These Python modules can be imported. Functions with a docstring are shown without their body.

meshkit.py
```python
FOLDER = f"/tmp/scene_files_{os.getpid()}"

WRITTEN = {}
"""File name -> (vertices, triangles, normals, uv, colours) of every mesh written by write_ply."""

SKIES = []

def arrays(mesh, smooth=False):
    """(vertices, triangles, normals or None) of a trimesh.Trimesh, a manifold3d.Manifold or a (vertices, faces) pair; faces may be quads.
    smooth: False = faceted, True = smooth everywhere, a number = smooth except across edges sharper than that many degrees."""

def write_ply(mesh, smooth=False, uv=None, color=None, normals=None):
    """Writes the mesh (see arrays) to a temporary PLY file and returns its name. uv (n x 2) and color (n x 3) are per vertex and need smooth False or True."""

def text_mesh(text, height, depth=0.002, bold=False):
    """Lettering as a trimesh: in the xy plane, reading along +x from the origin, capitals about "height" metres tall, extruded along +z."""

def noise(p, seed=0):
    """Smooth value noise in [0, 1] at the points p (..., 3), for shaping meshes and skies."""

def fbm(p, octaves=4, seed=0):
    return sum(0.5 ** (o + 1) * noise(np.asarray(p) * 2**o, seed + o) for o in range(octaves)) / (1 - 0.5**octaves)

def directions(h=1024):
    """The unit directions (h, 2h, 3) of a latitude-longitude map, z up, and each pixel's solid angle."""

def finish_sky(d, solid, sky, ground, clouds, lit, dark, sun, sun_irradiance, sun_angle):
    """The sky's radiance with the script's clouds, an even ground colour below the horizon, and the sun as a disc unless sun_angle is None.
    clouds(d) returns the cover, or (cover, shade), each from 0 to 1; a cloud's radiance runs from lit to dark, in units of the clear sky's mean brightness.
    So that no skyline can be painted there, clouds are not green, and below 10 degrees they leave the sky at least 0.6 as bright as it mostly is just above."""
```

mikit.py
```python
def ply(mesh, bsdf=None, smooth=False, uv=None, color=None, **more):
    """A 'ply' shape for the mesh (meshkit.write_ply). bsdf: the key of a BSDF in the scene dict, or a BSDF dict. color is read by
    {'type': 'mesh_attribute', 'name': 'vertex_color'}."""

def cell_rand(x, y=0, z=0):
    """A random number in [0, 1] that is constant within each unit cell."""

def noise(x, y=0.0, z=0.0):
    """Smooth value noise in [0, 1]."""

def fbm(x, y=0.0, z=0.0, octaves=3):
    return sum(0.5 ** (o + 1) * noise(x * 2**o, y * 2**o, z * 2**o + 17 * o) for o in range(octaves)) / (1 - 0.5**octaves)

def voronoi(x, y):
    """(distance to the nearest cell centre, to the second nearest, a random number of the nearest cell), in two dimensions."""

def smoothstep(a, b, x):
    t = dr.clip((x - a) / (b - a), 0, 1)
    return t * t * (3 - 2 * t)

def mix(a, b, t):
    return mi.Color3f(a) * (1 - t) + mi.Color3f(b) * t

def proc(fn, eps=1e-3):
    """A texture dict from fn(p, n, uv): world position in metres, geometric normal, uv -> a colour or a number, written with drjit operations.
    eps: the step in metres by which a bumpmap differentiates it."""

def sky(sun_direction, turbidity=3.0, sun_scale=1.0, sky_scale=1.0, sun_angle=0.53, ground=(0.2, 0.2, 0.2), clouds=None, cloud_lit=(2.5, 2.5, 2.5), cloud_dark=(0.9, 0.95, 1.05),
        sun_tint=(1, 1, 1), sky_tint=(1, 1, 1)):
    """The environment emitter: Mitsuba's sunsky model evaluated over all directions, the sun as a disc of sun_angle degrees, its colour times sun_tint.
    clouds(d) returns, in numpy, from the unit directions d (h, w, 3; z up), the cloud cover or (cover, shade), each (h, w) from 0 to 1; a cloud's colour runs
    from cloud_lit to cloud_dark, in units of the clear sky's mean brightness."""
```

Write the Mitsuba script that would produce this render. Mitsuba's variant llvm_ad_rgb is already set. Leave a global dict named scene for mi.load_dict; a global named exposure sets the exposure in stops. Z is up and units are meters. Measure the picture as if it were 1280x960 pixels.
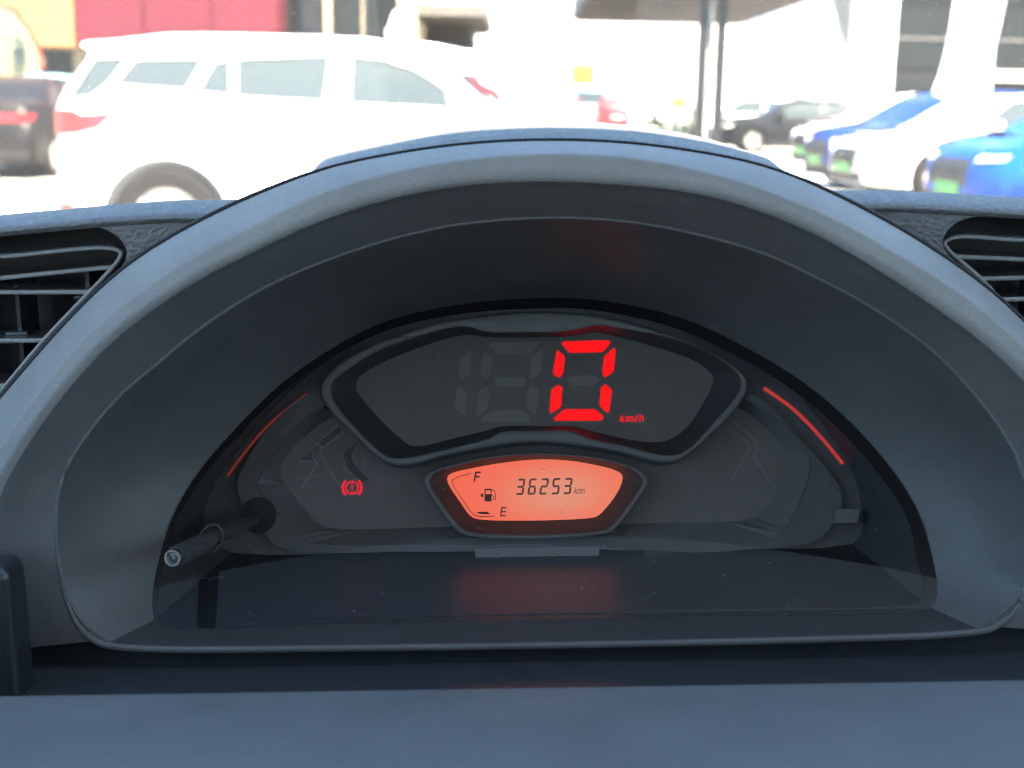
# A car's instrument binnacle seen from the driver's seat, a sunlit dealership yard beyond the windscreen.
import math, random
import numpy as np, trimesh, drjit as dr, mitsuba as mi, mikit, meshkit
import manifold3d as mf
from shapely.geometry import Polygon, LineString, box as sbox
from shapely.ops import unary_union

T = mi.ScalarTransform4f
rng = random.Random(7)
nrg = np.random.default_rng(7)
scene, labels = {}, {}

# ------------------------------------------------------------------ camera, sky, exposure
EYE = np.array([0.0, 0.0, 1.2])
WORLD_PITCH, WORLD_ROLL = math.radians(11.7), math.radians(-1.2)     # the yard is level
CAR_PITCH, CAR_ROLL = math.radians(11.31), math.radians(0.9)         # this car stands a little askew on the ground
def axes(pitch, roll):
    f = np.array([0, math.cos(pitch), -math.sin(pitch)])
    u0, r0 = np.array([0, math.sin(pitch), math.cos(pitch)]), np.array([1.0, 0, 0])
    c, s = math.cos(roll), math.sin(roll)
    r, u = c * r0 - s * u0, s * r0 + c * u0      # roll > 0: the scene turns counter-clockwise
    return np.stack([r, f, u], 1)
CAMW = axes(WORLD_PITCH, WORLD_ROLL)
CAR = CAMW @ axes(CAR_PITCH, CAR_ROLL).T        # car frame -> world
scene['camera'] = {'type': 'thinlens', 'fov': 2 * math.degrees(math.atan(640 / 1700)), 'fov_axis': 'x',
    'aperture_radius': 0.0016, 'focus_distance': 0.525, 'near_clip': 0.02, 'far_clip': 3000.0,
    'to_world': T().look_at(origin=EYE.tolist(), target=(EYE + CAMW[:, 1]).tolist(), up=CAMW[:, 2].tolist())}
exposure = 4.6
K = 2.0 ** -exposure
scene['sky'] = mikit.sky((0.35, -0.62, 0.95), turbidity=3, sky_tint=(1.06, 1.06, 0.90))

# ------------------------------------------------------------------ tables: mm, car frame relative to the eye (x right, y forward, z up) or face frame (x, v)
RIM_OUTER = [(-216.3,438.0,-181.8),(-204.5,438.0,-139.1),(-187.5,438.0,-110.3),(-168.4,438.0,-90.3),(-148.3,438.0,-68.7),(-125.4,438.0,-47.9),(-107.1,438.0,-36.9),(-88.6,438.0,-28.0),(-73.0,438.0,-21.9),(-60.5,438.0,-17.3),(-41.8,438.0,-13.6),(-18.9,438.0,-10.4),(8.8,438.0,-9.1),(38.8,438.0,-10.5),(61.7,438.0,-13.9),(80.0,438.0,-17.7),(97.3,438.0,-24.3),(111.6,438.0,-31.4),(126.5,438.0,-39.5),(141.4,438.0,-49.0),(154.3,438.0,-58.1),(167.1,438.0,-69.3),(184.0,438.0,-87.9),(202.8,438.0,-112.5),(220.1,438.0,-146.1),(230.3,438.0,-187.8)]
RIM_CREASE = [(-193.5,423.5,-178.9),(-188.2,423.5,-151.1),(-178.0,423.5,-126.7),(-164.2,423.5,-103.0),(-152.2,423.5,-87.5),(-140.4,423.5,-73.2),(-128.9,423.5,-62.4),(-113.1,423.5,-52.0),(-101.6,423.5,-44.2),(-78.6,423.5,-33.6),(-63.4,423.5,-25.7),(-40.6,423.5,-18.7),(-18.4,423.5,-14.7),(8.5,423.5,-12.7),(35.3,423.5,-14.0),(59.7,423.5,-18.6),(80.0,423.5,-25.0),(94.0,423.5,-30.8),(108.2,423.5,-38.0),(122.7,423.5,-46.4),(137.1,423.5,-54.9),(151.7,423.5,-65.6),(162.0,423.5,-74.9),(172.9,423.5,-87.0),(188.4,423.5,-108.7),(199.2,423.5,-132.9),(206.6,423.5,-179.9)]
RIM_ROLL = [(-178.5,421.5,-176.9),(-175.1,421.5,-145.1),(-171.0,421.5,-128.9),(-164.5,421.5,-114.3),(-155.7,421.5,-101.3),(-144.4,421.5,-87.2),(-137.2,421.5,-79.0),(-125.2,421.5,-67.2),(-108.9,421.5,-56.1),(-95.7,421.5,-48.0),(-78.6,421.5,-40.3),(-63.4,421.5,-33.2),(-40.9,421.5,-25.9),(-18.4,421.5,-21.6),(8.4,421.5,-20.3),(37.3,421.5,-22.0),(59.5,421.5,-25.0),(79.8,421.5,-31.2),(93.8,421.5,-37.3),(107.9,421.5,-45.0),(122.4,421.5,-54.2),(136.8,421.5,-63.8),(151.5,421.5,-74.7),(161.8,421.5,-84.1),(172.8,421.5,-96.9),(179.9,421.5,-108.8),(186.1,421.5,-124.0),(190.9,421.5,-145.7),(193.7,421.5,-177.5)]
OPENING = [(-131.2,421.1,-169.4),(-139.0,421.4,-166.6),(-144.1,422.2,-161.0),(-148.1,423.9,-149.1),(-149.7,425.7,-136.0),(-149.6,427.1,-125.6),(-147.7,428.6,-115.2),(-143.5,429.6,-107.5),(-136.7,430.9,-98.6),(-129.1,432.1,-89.7),(-123.2,432.8,-84.6),(-114.7,433.7,-78.3),(-102.7,435.1,-68.5),(-82.2,436.8,-55.7),(-66.5,437.8,-48.6),(-43.1,438.9,-40.8),(-19.6,439.6,-35.6),(8.6,439.9,-33.5),(27.1,439.8,-34.0),(50.5,439.4,-37.2),(83.2,438.1,-46.3),(97.7,437.1,-53.4),(112.1,436.1,-60.8),(126.9,434.8,-70.5),(139.9,433.4,-80.7),(150.8,431.7,-93.0),(157.1,430.6,-100.8),(163.7,429.1,-111.5),(166.3,428.3,-117.5),(168.2,426.4,-130.6),(168.6,424.6,-143.6),(167.1,423.2,-154.1),(164.0,422.1,-161.9),(158.8,421.5,-166.3),(153.5,421.2,-168.6),(106.3,420.9,-170.2),(56.4,420.9,-170.7),(-2.9,420.9,-170.9),(-64.3,420.9,-170.7)]
LENS_EDGE = [(-120.5,436.1,-169.1),(-122.8,437.9,-167.4),(-124.4,442.1,-163.2),(-124.5,453.1,-152.6),(-122.0,466.7,-139.4),(-114.2,480.4,-126.1),(-101.6,494.4,-112.5),(-88.2,507.0,-100.3),(-73.8,516.4,-91.1),(-52.3,526.9,-80.9),(-22.3,533.3,-74.7),(13.2,535.4,-72.7),(33.5,534.5,-73.5),(59.6,529.6,-78.3),(74.1,524.9,-82.9),(87.8,518.3,-89.3),(98.0,513.0,-94.5),(111.9,504.0,-103.2),(124.7,492.7,-114.2),(136.3,478.8,-127.6),(144.2,464.4,-141.6),(145.2,451.9,-153.8),(144.5,442.0,-163.3),(142.3,438.6,-166.6),(138.6,437.2,-168.0),(69.3,436.6,-168.7),(6.9,436.3,-168.9),(-60.9,436.0,-169.2)]
CAP_CREST = [(-67.7,490.0,-18.8),(-65.1,490.0,-17.1),(-46.7,490.0,-12.4),(-21.0,490.0,-6.9),(9.9,490.0,-5.1),(43.4,490.0,-6.8),(68.9,490.0,-11.6),(82.1,490.0,-15.8),(90.9,490.0,-19.0)]
FACE_EDGE = [(-120.0,-46.4),(-127.3,-40.7),(-129.6,-30.8),(-125.1,-20.0),(-116.0,-6.0),(-102.1,10.2),(-84.8,25.8),(-62.1,38.3),(-31.6,46.2),(4.1,48.9),(24.4,47.9),(50.9,42.0),(65.9,36.3),(80.5,28.3),(91.6,20.8),(104.0,10.4),(114.3,-3.4),(122.9,-19.2),(126.1,-34.8),(125.0,-44.1),(119.8,-47.7),(57.9,-47.6),(-0.9,-47.3),(-59.7,-47.0)]
SPEED_OUTER = [(-83.4,16.3),(-83.4,12.9),(-79.0,6.0),(-68.5,-4.8),(-61.1,-11.7),(-55.3,-14.8),(-48.6,-14.9),(-36.3,-11.7),(-14.1,-7.8),(-0.3,-6.8),(15.1,-8.2),(33.4,-11.6),(41.9,-14.2),(49.2,-15.5),(55.4,-14.1),(66.8,-5.3),(78.0,5.6),(82.0,12.4),(81.8,16.8),(77.4,21.3),(64.3,29.0),(49.6,35.6),(23.7,42.7),(0.7,44.6),(-31.2,42.0),(-46.1,38.4),(-68.5,29.9),(-80.3,21.9)]
SPEED_RIM = [(-79.0,17.2),(-79.0,14.1),(-77.5,9.7),(-70.0,0.5),(-59.6,-9.8),(-55.9,-11.7),(-50.1,-11.8),(-31.6,-8.1),(-18.4,-4.9),(-13.4,-2.5),(2.9,-2.2),(11.5,-2.3),(15.2,-3.3),(19.4,-5.2),(33.5,-8.5),(49.3,-12.5),(53.9,-12.2),(59.2,-9.5),(66.9,-1.6),(76.9,9.4),(79.6,15.3),(77.9,19.1),(71.6,24.5),(57.0,31.7),(34.8,37.1),(25.1,38.8),(19.8,38.0),(12.3,36.5),(-2.6,36.4),(-18.8,36.7),(-24.7,38.7),(-30.0,39.1),(-38.7,37.3),(-61.1,29.8),(-72.3,23.0)]
SPEED_WINDOW = [(-71.3,18.9),(-70.3,15.6),(-64.3,7.8),(-53.8,-2.6),(-49.7,-5.5),(-45.3,-5.9),(-32.3,-2.9),(-18.6,0.1),(-14.8,1.3),(3.3,1.3),(12.2,1.2),(16.0,0.8),(25.7,-1.9),(39.3,-5.0),(49.1,-5.8),(53.9,-4.3),(60.0,0.1),(69.8,15.0),(71.2,19.5),(66.3,25.1),(51.2,31.5),(31.2,37.3),(24.8,38.7),(20.0,38.2),(12.9,37.3),(-2.4,37.2),(-18.1,37.5),(-25.2,38.5),(-31.9,38.0),(-51.2,31.8),(-65.9,25.2),(-70.4,21.7)]
TELL_OUTER = [(-80.9,10.1),(-106.8,-17.3),(-107.3,-22.8),(-90.2,-41.5),(-85.6,-44.0),(-51.8,-45.2),(2.2,-45.7),(88.3,-46.1),(103.1,-25.5),(105.5,-15.7),(103.6,-10.0),(81.1,9.1),(0.2,16.7)]
TELL_PANEL = [(-80.7,6.0),(-100.2,-12.1),(-101.1,-15.9),(-86.1,-35.6),(-82.7,-37.5),(-36.0,-37.9),(32.0,-37.7),(82.4,-37.0),(85.9,-35.5),(98.7,-17.8),(99.5,-14.0),(81.7,6.6),(0.3,15.0)]
LOWER_OUTER = [(-88.7,14.3),(-114.8,-15.9),(-116.0,-22.7),(-105.3,-40.1),(-98.4,-45.7),(-53.1,-47.6),(2.1,-47.8),(100.2,-47.5),(109.6,-44.0),(115.9,-34.0),(117.5,-28.5),(115.6,-23.6),(103.7,-7.9),(82.8,12.2),(0.3,19.8)]
LCD_OUTER = [(-43.8,-20.7),(-42.3,-17.9),(-38.6,-16.1),(-27.8,-13.5),(-19.4,-11.8),(1.5,-10.6),(22.4,-12.5),(35.6,-15.8),(41.0,-19.2),(42.8,-22.6),(41.4,-25.4),(28.5,-41.1),(23.8,-42.5),(-26.8,-42.3),(-31.7,-39.5),(-42.3,-24.4)]
LCD_RIM = [(-41.4,-20.7),(-40.1,-18.6),(-37.0,-17.1),(-27.2,-14.5),(-19.1,-12.7),(1.5,-11.5),(22.1,-13.4),(34.3,-16.7),(39.2,-19.8),(40.6,-22.6),(39.3,-25.0),(27.6,-39.5),(23.3,-41.0),(-26.2,-40.5),(-29.9,-38.3),(-40.1,-24.1)]
LCD_WINDOW = [(-35.1,-19.7),(-34.4,-17.8),(-23.1,-14.9),(-9.0,-12.9),(1.7,-12.3),(12.3,-12.9),(23.0,-14.8),(30.7,-17.0),(33.2,-18.6),(33.4,-21.1),(31.1,-26.1),(26.0,-32.5),(23.4,-34.7),(20.3,-35.5),(-23.4,-35.2),(-26.2,-33.9),(-30.5,-27.9),(-33.9,-22.8)]
SEG_TOP = [(10.7,34.5),(12.1,35.3),(30.0,35.4),(30.6,34.3),(27.3,30.7),(14.1,30.6)]
SEG_UPPER_LEFT = [(9.1,32.0),(12.2,29.0),(11.4,22.7),(9.9,20.4),(7.2,22.4)]
SEG_LOWER_LEFT = [(9.4,17.8),(10.9,16.5),(10.2,8.8),(6.3,6.3),(5.6,7.4),(6.5,15.8)]
SEG_BOTTOM = [(11.4,7.9),(23.7,7.8),(27.0,4.7),(26.2,3.2),(7.8,3.3),(7.4,4.5)]
SEG_LOWER_RIGHT = [(27.9,17.8),(30.6,15.4),(29.4,6.8),(28.4,6.2),(25.4,9.2),(26.2,16.3)]
SEG_UPPER_RIGHT = [(32.0,32.6),(32.5,31.3),(31.5,22.8),(28.0,20.3),(26.9,22.1),(27.8,28.8)]
SEG_MIDDLE = [(12.5,19.6),(14.5,21.3),(23.6,21.3),(25.9,19.6),(23.5,17.2),(14.4,17.2)]
KMH = [(33.4,2.7),(42.9,2.5),(33.5,6.2)]
ARC_L = [(-89.7,14.9),(-103.4,4.0),(-112.6,-6.2),(-120.6,-17.0)]
ARC_R = [(89.8,14.3),(100.5,6.2),(110.9,-5.0),(119.4,-16.1)]
WARN = [(-72.6,-22.0),(-68.6,-22.1),(-72.7,-17.9)]
F = [(-25.3,-20.5),(-21.8,-16.8),(-24.0,-16.8)]
EE = [(-15.1,-34.4),(-12.1,-30.9),(-14.2,-30.9)]
GAUGE = [(-25.7,-17.3),(-30.4,-18.6),(-32.9,-19.9),(-33.0,-21.1),(-29.7,-26.8),(-25.9,-32.3),(-23.8,-33.9),(-16.8,-34.2)]
BAR = [(-23.8,-32.5),(-19.6,-32.4),(-18.5,-33.4),(-22.4,-33.2)]
PUMP = [(-20.5,-23.6),(-17.8,-23.6),(-17.9,-28.4),(-20.6,-28.4),(-16.6,-25.2),(-16.2,-27.7),(-22.3,-26.0),(-21.1,-25.0),(-21.1,-27.1)]
ODO = [(-8.5,-26.1),(-7.3,-19.7),(14.5,-26.1),(-4.5,-19.7),(-3.6,-19.8),(-5.7,-26.1),(-3.9,-26.1)]
KM = [(14.1,-26.1),(18.4,-26.1),(14.2,-23.6)]
TAB = [(-24.2,-46.9),(23.2,-46.7),(23.1,-50.3),(-24.2,-50.5)]
PLUGHOLE = [(-107.6,-32.8),(110.5,-31.5),(116.7,-31.6)]
STALK = [(-99.4,512.0,-153.5),(-106.3,462.0,-146.8),(-108.2,448.0,-144.8),(-111.5,425.0,-141.1)]
FACE_O, FACE_V, FACE_W = np.array([9.14, 519.44, -121.63]), np.array([0, 0.34164, 0.93983]), np.array([0, -0.93983, 0.34164])

# ------------------------------------------------------------------ materials
def rgb(*c): return {'type': 'rgb', 'value': list(c) if len(c) > 1 else [c[0]] * 3}
def tex(v): return v if isinstance(v, dict) else rgb(*v) if isinstance(v, (tuple, list)) else float(v)
def mat(key, base, rough=0.5, spec=0.5, metal=0.0, bump=None, scale=1.0, coat=0.0):
    b = {'type': 'principled', 'base_color': tex(base), 'roughness': tex(rough), 'specular': spec, 'metallic': metal}
    if coat: b['clearcoat'] = coat; b['clearcoat_gloss'] = 0.95
    if bump is not None: b = {'type': 'bumpmap', 'arbitrary': bump, 'scale': scale, 'bsdf': b}
    scene['m_' + key] = {'type': 'twosided', 'bsdf': b}
def nz(p, f, o=2): return mikit.fbm(p.x * f, p.y * f, p.z * f, o)
def grain(p, n, uv):            # leather-like pebble grain of the padded dash
    a = mikit.noise(p.x * 1050, p.y * 1050, p.z * 1050); b = mikit.noise(p.x * 1500 + 3, p.y * 1500, p.z * 1500)
    return mikit.smoothstep(0.25, 0.75, a) * 0.65 + b * 0.35
def fine(p, n, uv): return mikit.noise(p.x * 1700, p.y * 1700, p.z * 1700)
def worn(c, f, amt, pit_shade=0.0): return mikit.proc(lambda p, n, uv: mi.Color3f(c) * (1 - amt / 2 + amt * nz(p, f, 3)) * (1 - pit_shade + 2 * pit_shade * mikit.noise(p.x * 1050, p.y * 1050, p.z * 1050)))  # fine speckle paints the shade of grain pits into the colour

mat('satin', worn((0.172, 0.176, 0.178), 60, 0.25, 0.06), 0.52, 0.5, bump=mikit.proc(fine, 2e-4), scale=0.00011)
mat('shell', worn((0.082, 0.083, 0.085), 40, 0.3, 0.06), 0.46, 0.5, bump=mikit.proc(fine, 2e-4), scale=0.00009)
mat('leather', worn((0.1, 0.104, 0.11), 90, 0.3, 0.22), 0.48, 0.5, bump=mikit.proc(grain, 2e-4), scale=0.0005)
mat('seam', (0.078, 0.08, 0.082), 0.5)
mat('side_wall', worn((0.042, 0.043, 0.046), 80, 0.3), 0.5, 0.4)
mat('face', worn((0.07, 0.071, 0.073), 80, 0.3), 0.6, 0.4, bump=mikit.proc(fine, 2e-4), scale=0.00009)
mat('frame', worn((0.098, 0.099, 0.101), 80, 0.2), 0.55, 0.45, bump=mikit.proc(fine, 2e-4), scale=0.00004)
mat('recess', (0.04, 0.041, 0.043), 0.55, 0.4)
mat('window', worn((0.085, 0.081, 0.08), 120, 0.15), 0.35, 0.4)
mat('ghost', (0.135, 0.128, 0.116), 0.5, 0.3)
mat('floor', (0.018, 0.021, 0.026), mikit.proc(lambda p, n, uv: 0.30 + 0.12 * nz(p, 150, 2)), 0.4)
mat('black', (0.008, 0.008, 0.009), 0.5, 0.3)
mat('gloss', (0.05, 0.05, 0.053), 0.18, 0.6)
mat('vent_edge', (0.22, 0.225, 0.235), 0.3, 0.7)
mat('block', (0.014, 0.016, 0.019), 0.35, 0.6)
mat('panel', (0.028, 0.033, 0.038), 0.32, 0.6)
mat('column', worn((0.108, 0.113, 0.116), 50, 0.3, 0.05), 0.55, 0.5, bump=mikit.proc(fine, 2e-4), scale=0.00009)
mat('print', (0.15, 0.153, 0.157), 0.6, 0.3)
mat('dust', (0.4, 0.4, 0.4), 0.8, 0.2)
mat('scratch', (0.16, 0.165, 0.175), 0.6, 0.3)
mat('knob', (0.045, 0.046, 0.05), 0.25, 0.6)
mat('metal_tip', (0.32, 0.3, 0.28), 0.35, 0.5, metal=1.0)
mat('headliner', (0.5, 0.5, 0.48), 0.9, 0.2)
mat('cabin', (0.05, 0.05, 0.055), 0.8, 0.3)
scene['m_pane'] = {'type': 'blendbsdf', 'weight': 0.014, 'clear': {'type': 'thindielectric', 'int_ior': 1.5}, 'dusty': {'type': 'principledthin', 'base_color': rgb(0.9), 'roughness': 0.9, 'diff_trans': 1.2, 'spec_trans': 0.0}}  # dusty lobe adds a pale veil in place of windscreen glare
scene['m_lens'] = {'type': 'thindielectric', 'int_ior': 1.49, 'specular_reflectance': 0.12}
# yard
def asphalt(p, n, uv):
    v = nz(p, 0.35, 4) * 0.35 + nz(p, 30, 2) * 0.25
    return mi.Color3f(0.30, 0.285, 0.26) * (0.65 + v)
mat('ground', mikit.proc(asphalt), 0.85, 0.3)
mat('line', (0.7, 0.7, 0.68), 0.8, 0.3)
def paint(key, c, coat=1.0, spec=0.5): mat(key, c, 0.35, spec, coat=coat)
paint('white_paint', (0.8, 0.8, 0.79)); paint('grey_paint', (0.014, 0.014, 0.016), 0.2, 0.25); paint('black_paint', (0.008, 0.009, 0.012), 0.15, 0.2)
paint('blue_paint', (0.004, 0.03, 0.20), 0.1, 0.25); paint('cyan_paint', (0.003, 0.075, 0.36), 0.15, 0.25); paint('red_paint', (0.4, 0.02, 0.03)); paint('pale_blue_paint', (0.22, 0.42, 0.62))
mat('car_glass', (0.042, 0.056, 0.062), 0.06, 0.6); mat('tyre', (0.02, 0.02, 0.02), 0.85, 0.15)
mat('alloy', (0.6, 0.58, 0.54), 0.35, 0.5, 0.6); mat('chrome', (0.7, 0.7, 0.7), 0.15, 0.5, 1.0); mat('trim_black', (0.025, 0.026, 0.028), 0.5)
mat('lamp_red', (0.22, 0.006, 0.01), 0.15, 0.6, coat=1.0); mat('lamp_clear', (0.6, 0.62, 0.64), 0.1, 0.7, coat=1.0); mat('lamp_amber', (0.7, 0.45, 0.12), 0.15, 0.6)
mat('plate_green', (0.05, 0.3, 0.08), 0.4); mat('plate_white', (0.7, 0.72, 0.75), 0.4)
mat('red_panel', worn((0.095, 0.004, 0.013), 1.2, 0.12), 0.5); mat('yellow_panel', worn((0.30, 0.155, 0.055), 1.0, 0.12), 0.5)
mat('white_wall', worn((0.72, 0.72, 0.70), 0.8, 0.15), 0.7); mat('beige_wall', worn((0.42, 0.36, 0.25), 0.8, 0.2), 0.7)
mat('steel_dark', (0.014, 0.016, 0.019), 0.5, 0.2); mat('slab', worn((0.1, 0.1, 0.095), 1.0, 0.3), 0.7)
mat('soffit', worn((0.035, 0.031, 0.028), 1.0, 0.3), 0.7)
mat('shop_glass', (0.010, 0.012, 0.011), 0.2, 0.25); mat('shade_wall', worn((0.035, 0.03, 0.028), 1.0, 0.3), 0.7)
mat('fabric_white', (0.75, 0.75, 0.74), 0.85, 0.2); mat('fabric_blue', (0.12, 0.35, 0.55), 0.85, 0.2); mat('fabric_red', (0.3, 0.03, 0.03), 0.85, 0.2); mat('fabric_green', (0.2, 0.21, 0.13), 0.85, 0.2); mat('ink_blue', (0.03, 0.05, 0.075), 0.85, 0.2)
mat('triangle_shade', (0.035, 0.045, 0.055), 0.6); mat('yellow_sign', (0.5, 0.36, 0.03), 0.5); mat('leaf', (0.03, 0.07, 0.02), 0.7); mat('bark', (0.08, 0.06, 0.04), 0.9)

# ------------------------------------------------------------------ mesh helpers
def numbered(key):
    if not any(k == key or k.startswith(key + '__') for k in list(scene) + list(labels)): return key
    i = 1
    while any(k == f'{key}_{i:03d}' or k.startswith(f'{key}_{i:03d}__') for k in list(scene) + list(labels)): i += 1
    return f'{key}_{i:03d}'
def thing(name, label, cat, group=None, kind=None):
    key = numbered(name); labels[key] = {'label': label, 'category': cat}
    if group: labels[key]['group'] = group
    return key
def put(parent, name, mesh, m, smooth=30, label=None, kind=None, emit=None, **kw):
    key = numbered(parent + '__' + name if parent else name)
    if isinstance(mesh, list): mesh = cat(mesh)
    scene[key] = mikit.ply(mesh, 'm_' + m, smooth, **kw)
    if emit is not None: scene[key]['emitter'] = {'type': 'area', 'radiance': emit}
    if label or kind: labels[key] = {k: v for k, v in (('label', label), ('kind', kind)) if v}
    return key
def cat(ms): return trimesh.util.concatenate([as_mesh(m) for m in ms])
def as_mesh(m):
    if isinstance(m, mf.Manifold):
        q = m.to_mesh(); return trimesh.Trimesh(q.vert_properties[:, :3], q.tri_verts, process=False)
    if isinstance(m, tuple):
        v, f = np.asarray(m[0], float), np.asarray(m[1], int)
        if f.shape[1] == 4: f = np.vstack([f[:, [0, 1, 2]], f[:, [0, 2, 3]]])
        return trimesh.Trimesh(v, f, process=False)
    return m
def carp(p): return EYE + (np.asarray(p, float) / 1000.0) @ CAR.T                  # car frame mm -> world
def facep(p):                                                                       # (x, v, w) mm on the cluster face -> car frame mm
    p = np.asarray(p, float); return FACE_O + p[..., :1] * [1, 0, 0] + p[..., 1:2] * FACE_V + p[..., 2:3] * FACE_W
def to_car(mesh): m = as_mesh(mesh).copy(); m.vertices = carp(m.vertices); return m
def to_face(mesh): m = as_mesh(mesh).copy(); m.vertices = carp(facep(m.vertices)); return m
def dense(pts, k=10, closed=True):                                                  # centripetal Catmull-Rom
    P = np.asarray(pts, float); n = len(P); out = []
    for i in range(n if closed else n - 1):
        p = [P[(i + j) % n] if closed else (P[i + j] if 0 <= i + j < n else (2 * P[0] - P[1] if i + j < 0 else 2 * P[-1] - P[-2])) for j in (-1, 0, 1, 2)]
        t = [0.0]
        for a, b in zip(p, p[1:]): t.append(t[-1] + max(np.linalg.norm(b - a), 1e-6) ** 0.5)
        for s in np.linspace(t[1], t[2], k, endpoint=False):
            L = lambda a, b, ta, tb: a * (tb - s) / (tb - ta) + b * (s - ta) / (tb - ta)
            a1, a2, a3 = (L(p[j], p[j + 1], t[j], t[j + 1]) for j in range(3))
            b1 = a1 * (t[2] - s) / (t[2] - t[0]) + a2 * (s - t[0]) / (t[2] - t[0]); b2 = a2 * (t[3] - s) / (t[3] - t[1]) + a3 * (s - t[1]) / (t[3] - t[1])
            out.append(L(b1, b2, t[1], t[2]))
    if not closed: out.append(P[-1])
    return np.array(out)
def by_angle(pts, th, c, closed=True, ax=(0, 2)):                                    # a curve sampled where rays at angles th from centre c meet it
    D = dense(pts, 12, closed); a = np.arctan2(D[:, ax[1]] - c[1], D[:, ax[0]] - c[0])
    if closed:
        o = np.argsort(np.mod(a, 2 * np.pi)); A = np.mod(a, 2 * np.pi)[o]; Q = D[o]
        return np.stack([np.interp(np.mod(th, 2 * np.pi), A, Q[:, j], period=2 * np.pi) for j in range(D.shape[1])], 1)
    a = np.where(a < -np.pi / 2, a + 2 * np.pi, a); o = np.argsort(a)
    return np.stack([np.interp(th, a[o], D[o, j]) for j in range(D.shape[1])], 1)
def loft(rows, closed):                                                             # rows: equal-length point rows
    R = np.array(rows); m, n = R.shape[:2]; f = []
    for i in range(m - 1):
        for j in range(n if closed else n - 1):
            k = (j + 1) % n; f.append([i * n + j, i * n + k, (i + 1) * n + k, (i + 1) * n + j])
    return as_mesh((R.reshape(-1, 3), f))
def spline_rows(rows, k):                                                           # smooth interpolation across rows
    R = np.array(rows); n = R.shape[1]
    return list(dense(R.reshape(len(R), -1), k, closed=False).reshape(-1, n, 3))
def lin_rows(a, b, k): return [a * (1 - t) + b * t for t in np.linspace(0, 1, k)]
def poly(pts, k=8): return Polygon(dense(pts, k)).buffer(0)
def extr(p, z0, z1):
    gs = getattr(p, 'geoms', [p]); ms = []
    for g in gs:
        if g.is_empty or g.geom_type != 'Polygon': continue
        m = trimesh.creation.extrude_polygon(g, z1 - z0, engine='earcut'); m.apply_translation([0, 0, z0]); ms.append(m)
    return trimesh.util.concatenate(ms)
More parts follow.
